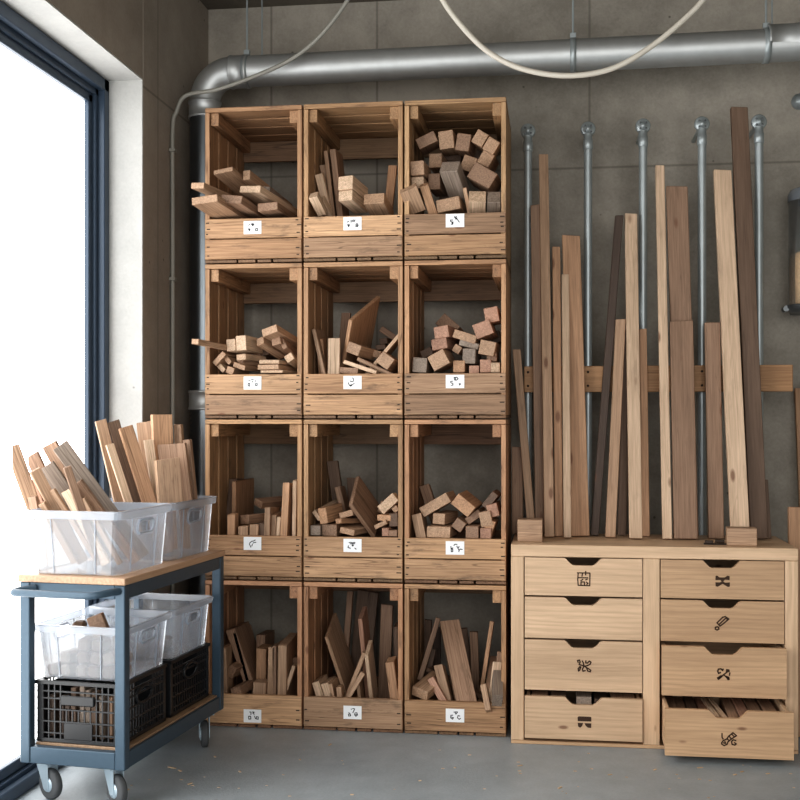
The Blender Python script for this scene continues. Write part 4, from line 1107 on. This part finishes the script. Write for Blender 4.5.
# translucent tubs -------------------------------------------------------------
TW, TD, TH = .308, .352, .2
def make_tub(name, x, y, z, h=TH, d=TD):
    root = empty(name, cw(x, y, z), CA)
    tp = .013                      # taper per side
    bm = MB()
    def ringpts(k, zz, ex=0.0, r=.022):
        t = tp * (1 - k) - ex
        x0, x1, y0, y1 = t, TW - t, t, d - t
        P = []
        for cx, cy, a0 in ((x1 - r, y1 - r, 0), (x0 + r, y1 - r, 90), (x0 + r, y0 + r, 180), (x1 - r, y0 + r, 270)):
            for i in range(4):
                a = R_(a0 + 30 * i); P.append(Vector((cx + r * math.cos(a), cy + r * math.sin(a), zz)))
        return P
    # walls with hand holes in the two short... side faces (x = 0 and x = TW)
    lv = [(0.0, .002), (h * .62 / h, h * .62), (h * .80 / h, h * .80), (.87, h * .87)]
    N = 16; rings = [ringpts(k, zz) for k, zz in lv]
    vs = [p for r_ in rings for p in r_]; fs = []
    long_edges = {3: 'back', 7: 'left', 11: 'front', 15: 'right'}
    extra = []
    for i in range(len(lv) - 1):
        for k in range(N):
            a, b = i * N + k, i * N + (k + 1) % N; c_, d_ = (i + 1) * N + (k + 1) % N, (i + 1) * N + k
            if i == 1 and long_edges.get(k) in ('left', 'right'):
                # leave the hand hole open: side quads only
                A, B, C, D_ = vs[a], vs[b], vs[c_], vs[d_]
                f0, f1 = .36, .64
                p = [A.lerp(B, f0), A.lerp(B, f1), D_.lerp(C, f1), D_.lerp(C, f0)]
                o = len(vs) + len(extra); extra += p
                fs += [(a, o, o + 3, d_), (o + 1, b, c_, o + 2)]
                continue
            fs.append((a, b, c_, d_))
    fs.append(tuple(range(N))[::-1])
    bm._add(vs + extra, fs)
    ob = bm.build('shell', M_TUB, root)
    # rim band
    rm = MB()
    A = ringpts(.87, h * .865); B = ringpts(.87, h * .868, .010); C = ringpts(1, h - .004, .012); D2 = ringpts(1, h, .009); E = ringpts(1, h, .002); F2 = ringpts(.9, h * .87, .0005)
    vs = A + B + C + D2 + E + F2; fs = []
    for i in range(5):
        for k in range(N):
            fs.append((i*N+k, i*N+(k+1) % N, (i+1)*N+(k+1) % N, (i+1)*N+k))
    rm._add(vs, fs); rm.build('rim', M_TUBRIM, root)
    # upright ribs on the walls
    for f in (.24, .74):
        xx = tp + (TW - 2*tp) * f; yy = tp + (d - 2*tp) * f
        for s in (0, 1):
            yb, yt = (tp - .003, tp * .13 - .003) if s == 0 else (d - tp + .003, d - tp * .13 + .003)
            rb = MB(); rb.bar((xx, yb, .006), (TW/2 + (xx - TW/2) * 1.08, yt, h * .86), .0028, .003, (0, 1, 0), bev=0)
            xb, xt = (tp - .003, tp * .13 - .003) if s == 0 else (TW - tp + .003, TW - tp * .13 + .003)
            rb.build('rib', M_TUBRIM, root); rb = MB(); rb.bar((xb, yy, .006), (xt, d/2 + (yy - d/2) * 1.08, h * .86), .0028, .003, (1, 0, 0), bev=0); rb.build('rib', M_TUBRIM, root)
    for s in (0, 1):               # raised ring round each hand hole
        hr = MB(); y0, y1 = d * .345, d * .655; z0, z1 = h * .60, h * .81
        fx = lambda zz: (tp * (1 - zz / h) if s == 0 else TW - tp * (1 - zz / h))
        o = -.004 if s == 0 else .004
        pts = [(fx(z0) + o, y0 + .012, z0), (fx(z0) + o, y1 - .012, z0), (fx(z0) + o, y1, z0 + .012), (fx(z1) + o, y1, z1 - .01), (fx(z1) + o, y1 - .012, z1), (fx(z1) + o, y0 + .012, z1), (fx(z1) + o, y0, z1 - .01), (fx(z0) + o, y0, z0 + .012), (fx(z0) + o, y0 + .012, z0)]
        hr.tube(pts, .0045, 8); hr.build('handle_ring', M_TUBRIM, root)
    return root
ZTOP = ZT + .023
t1 = make_tub('plastic_tub', .026, .010, ZTOP); tag(t1, 'translucent plastic tub of slanting sticks at the front of the trolley top', 'tub', 'translucent tubs on the trolley')
t2 = make_tub('plastic_tub', .026, .386, ZTOP); tag(t2, 'translucent plastic tub of upright boards at the back of the trolley top', 'tub', 'translucent tubs on the trolley')
# black vented crates on the lower shelf
ZS = ZB + .0605; BH = .192
def make_basket(x, y):
    root = empty('plastic_crate', cw(x, y, ZS), CA)
    W, Dp = .288, .318
    m = MB()
    t = .006
    for xx in (0, W - .02):
        for yy in (0, Dp - .02): m.box((xx, yy, 0), (xx + .02, yy + .02, BH), bev=.002)
    for z in (0, .026, .062, .100, .134, .156, BH - .012):
        hh = .012 if z in (0, BH - .012) else .005
        e = .004 if z == BH - .012 else 0
        m.box((-e, -e, z), (W + e, t, z + hh), bev=.0008); m.box((-e, Dp - t, z), (W + e, Dp + e, z + hh), bev=.0008)
        m.box((-e, -e, z), (t, Dp + e, z + hh), bev=.0008); m.box((W - t, -e, z), (W + e, Dp + e, z + hh), bev=.0008)
    for k in range(1, 14):
        xx = W * k / 14
        for yy in (.001, Dp - .005): m.box((xx - .0022, yy, .006), (xx + .0022, yy + .004, (.1 if 4 < k < 10 else BH - .01)), bev=0)
    for k in range(1, 17):
        yy = Dp * k / 17
        for xx in (.001, W - .005): m.box((xx, yy - .0022, .006), (xx + .004, yy + .0022, (.1 if 5 < k < 12 else BH - .01)), bev=0)
    m.box((.004, .004, .001), (W - .004, Dp - .004, .006), bev=0)
    m.box((.0062, .022, .012), (.008, Dp - .022, BH - .02), bev=0); m.box((.022, Dp - .009, .012), (W - .022, Dp - .0072, BH - .02), bev=0)  # solid liners added to block window light coming through the vents
    m.build('basket', M_BLACKP, root)
    m = MB(); m.box((W*.33, -.0015, .012), (W*.67, .0035, .062), bev=.001); m.build('front_plate', M_BLACKP, root)
    m = MB(); m.box((W*.30, -.008, .118), (W*.70, .004, .148), bev=.003); m.build('handle_grip', M_BLACKP, root)
    for s in (0, 1):
        m = MB(); xo = -.004 if s == 0 else W - .002
        m.tube([(xo + .003, Dp*.5 + .055 * math.cos(a), .128 + .026 * math.sin(a)) for a in [i * math.pi / 8 for i in range(17)]], .005, 8)
        m.build('handle_ring', M_BLACKP, root)
    return root, W, Dp
k1, BW, BD = make_basket(.035, .0385); tag(k1, 'black vented plastic crate at the front of the trolley shelf', 'crate', 'black vented crates on the trolley')
k2, _, _ = make_basket(.035, .392); tag(k2, 'black vented plastic crate at the back of the trolley shelf', 'crate', 'black vented crates on the trolley')
ZL = ZS + BH + .001
t3 = make_tub('plastic_tub', .025, .047, ZL, h=.172, d=.318); tag(t3, 'translucent tub of round-edged blocks under the trolley top, front one', 'tub', 'translucent tubs on the trolley')
t4 = make_tub('plastic_tub', .025, .391, ZL, h=.172, d=.318); tag(t4, 'nearly empty translucent tub under the trolley top, back one', 'tub', 'translucent tubs on the trolley')

# sticks standing in the two top tubs (given where they cross the picture of the rim)
def cart_stand(b, t, w, th, yb, yt, yaw, tone, label, name, cat, grp, y0, y1, z0, x0=.050, x1=.315):
    Pb = ray(b[0], b[1], yb); Pt = ray(t[0], t[1], yt)
    W = w / ppm(Pt); a = (Pt - Pb).normalized()
    k = (Pb.z - z0) / a.z; Q = Pb - a * k
    for i in range(60):
        l = Q - FL; lx, ly = l.dot(cd), l.dot(ld)
        hx = W/2 * abs(math.cos(yaw)) + .004; hy = W/2 * abs(math.sin(yaw)) + .004
        if x0 + hx <= lx <= x1 - hx - th * .7 and y0 + hy <= ly <= y1 - th - hy: break
        k *= .94; Q = Pb - a * k
    n0 = cd * math.sin(yaw) - ld * math.cos(yaw)
    n = (n0 - a * n0.dot(a)).normalized(); y = -n; x = y.cross(a); L = (Pt - Q).length
    m = MB(); m.box((-W/2, 0, 0), (W/2, th, L), grain=2, bev=.0014, skew=cutter(L, .02))
    place(m, name, label, cat, grp, Q, x, y, a, tone)
K_ = ('wooden_stick', 'stick'); B_ = ('wooden_board', 'board')
TF = [
 (36,513,11.5,446,14,.016,3.50,3.46,28,'t','stick at the far left of the front tub, leaning out to the left',K_),
 (54,505,31,455,15,.012,3.58,3.57,0,'b','short flat board behind the sticks of the front tub, left side',B_),
 (43,510,32,480,7,.014,3.56,3.55,0,'r','short reddish stick between the two left sticks of the front tub',K_),
 (58,513,35.5,470,11,.02,3.48,3.43,46,'t','thick stick leaning left in front of the broad grey board',K_),
 (78,513,45.5,466,18,.012,3.545,3.51,0,'g','broad grey-brown board in the middle of the front tub',B_),
 (84,510,48.5,444.5,16,.014,3.60,3.57,0,'b','tall board behind the broad grey-brown one in the front tub',B_),
 (110,513,60,445,16.5,.016,3.56,3.49,38,'g','longest grey board leaning across the front tub',B_),
 (83,513,67.5,467,7.5,.018,3.45,3.42,42,'b','short dark stick upright at the front of the front tub',K_),
 (66,513,51.5,490,5,.015,3.47,3.45,0,'t','thin stick low between the two thick leaning ones, front tub',K_),
 (77,513,65,491,10,.014,3.46,3.45,0,'p','pale round-topped stick low in the front tub',K_),
 (34.5,513,31.5,497,9,.016,3.44,3.43,0,'b','short stub beside the leftmost stick of the front tub',K_),
 (46,513,41,504,7,.015,3.44,3.43,0,'t','lowest stub in the front tub',K_),
 (99,513,77,483,10,.016,3.50,3.47,0,'b','brown board under the longest grey one in the front tub',B_),
 (90,513,82,499,5,.014,3.46,3.45,0,'t','small stick right of the short dark one in the front tub',K_),
]
for bx, by, tx, ty, w, th, yb, yt, yaw, tn_, l, (nm, ct) in TF:
    cart_stand((bx, by), (tx, ty), w, th, yb - .0, yt, R_(yaw), tn_, l, nm, ct, 'sticks in the front tub', .030, .335, ZTOP + .016)
TB = [
 (121,505,101,420,11,.016,3.80,3.79,44,'t','board at the far left of the back tub',B_),
 (130,505,110,444,8,.014,3.77,3.76,44,'p','pale narrow board, second from the left of the back tub',B_),
 (138,505,113,421,13,.018,3.83,3.82,44,'d','dark-faced board, third from the left of the back tub',B_),
 (151,505,126,426.5,14,.02,3.79,3.78,44,'o','wide leaning board in the middle of the back tub',B_),
 (153,500,144.5,422,17,.018,3.92,3.91,12,'t','board standing behind the middle of the back tub',B_),
 (166,500,162.5,414.5,20,.03,3.90,3.89,42,'o','tallest board of the back tub',B_),
 (159,505,149,440,9,.02,3.84,3.83,40,'p','pale narrow board next to the wide brown one of the back tub',B_),
 (178,503,171,444,29,.018,3.86,3.85,6,'b','widest brown board of the back tub',B_),
 (171.5,505,168,459,24,.03,3.77,3.76,42,'t','short board at the front of the back tub with a bright edge',B_),
 (192,500,186,440,8,.02,3.91,3.90,0,'b','narrow board at the right end of the back tub',B_),
 (182,500,177,424.5,8,.02,3.95,3.94,0,'t','narrow board just behind the tallest one of the back tub',B_),
]
for bx, by, tx, ty, w, th, yb, yt, yaw, tn_, l, (nm, ct) in TB:
    cart_stand((bx, by), (tx, ty), w, th, yb, yt, R_(yaw), tn_, l, nm, ct, 'boards in the back tub', .412, .72, ZTOP + .016)
# blocks in the lower tubs
def cart_block(x, y, z, sx, sy, sz, rz, ry, tone, label, grp, name='wood_block', cat='block', bev=.008):
    m = MB(); m.box((-sx/2, -sy/2, -sz/2), (sx/2, sy/2, sz/2), grain=1, bev=bev)
    Mx = Matrix.Translation(cw(x, y, z)) @ Matrix.Rotation(CA + rz, 4, 'Z') @ Matrix.Rotation(ry, 4, 'Y')
    o = m.build(name, M_OFF, None, shade(tone), M=Mx); tag(o, label, cat, grp)
zz = ZL + .004
n = 0
for layer, cells in enumerate((((.072, .109), (.118, .109), (.165, .109), (.212, .109), (.258, .109), (.095, .2), (.165, .2), (.235, .2), (.12, .285), (.2, .285)),
                               ((.115, .112), (.165, .112), (.215, .112), (.258, .112), (.15, .2), (.22, .2)), ((.17, .11), (.22, .11), (.245, .19)))):
    for (x, y) in cells:
        s = .038
        cart_block(x, y, zz + s/2 + .041 * layer, s, .075, s, random.uniform(-.25, .25), random.uniform(-.3, .3), random.choice('dbdgb'),
                   'brown block blurred behind the wall of the front lower tub', 'blocks in the front lower tub', bev=.007); n += 1
cart_block(.205, .12, zz + .158, .052, .026, .068, R_(12), R_(-22), 'b', 'large brown block sticking up out of the front lower tub', 'blocks in the front lower tub', bev=.002)
cart_block(.12, .15, zz + .148, .042, .05, .03, R_(20), 0, 'd', 'rough dark chunk topping the heap in the front lower tub', 'blocks in the front lower tub', bev=.009)
for x, y, t, l in ((.235, .465, 'r', 'pinkish block at the near end of the back lower tub'), (.185, .465, 'p', 'pale block beside the pinkish one in the back lower tub'), (.225, .56, 'g', 'grey block at the far end of the back lower tub')):
    cart_block(x, y, zz + .021, .04, .06, .04, R_(15), 0, t, l, 'blocks in the back lower tub')
# sticks in the black crates
for (oy, which) in ((.0385, 'front'), (.392, 'back')):
    for k in range(9):
        x = .0385 + .03 + .0245 * k; h = random.uniform(.11, .165)
        m = MB(); w_ = .017; m.box((-w_/2, -.02, 0), (w_/2, .02, h), grain=2)
        Mx = Matrix.Translation(cw(x, oy + random.uniform(.05, .07), ZS + .008)) @ Matrix.Rotation(CA, 4, 'Z')
        o = m.build('wooden_stick', M_OFF, None, shade(random.choice('dbkg')), M=Mx)
        tag(o, f'upright stick standing in the {which} black vented crate', 'stick', f'sticks in the {which} black crate')

# ------------------------------------------------------------------ chips on the floor
m = MB()
chips = [(172, 768), (180, 771), (150, 752), (128, 790), (240, 772), (352, 795), (300, 760), (420, 781), (455, 768), (700, 768), (742, 772), (735, 775), (768, 774), (655, 770), (560, 788), (520, 766), (215, 757), (190, 784), (330, 745), (610, 775)]
for px, py in chips:
    d = F * H / (py - CY); Y = 3.5
    for _ in range(8):
        P = ray(px, py, Y); Y = Y * (1.2 / max(.2, 1.2 - P.z))
    P = ray(px, py, Y); a = random.uniform(0, 3.1); L = random.uniform(.006, .022) if py != 768 or px > 200 else .035
    Mx = Matrix.Translation((P.x, P.y, .0015)) @ Matrix.Rotation(a, 4, 'Z') @ Matrix.Rotation(random.uniform(-.1, .1), 4, 'X')
    m.box((-L/2, -.003, -.001), (L/2, .003, .001), Mx, grain=0, bev=0)
for k in range(45):
    px = random.uniform(120, 800); py = random.uniform(748, 800)
    d = F * H / (py - CY); t = (px - 400) / F
    X = d * (t * CP - SP); Yw = d * (CP + t * SP)
    L = random.uniform(.002, .006)
    m.box((X - L, Yw - L/2, .0003), (X + L, Yw + L/2, .0016), bev=0)
o = m.build('wood_chips', M_OFF, None, lin(214, 184, 144)); tag(o, 'scattered pale wood chips and sawdust crumbs on the concrete floor', 'chips', kind='stuff')
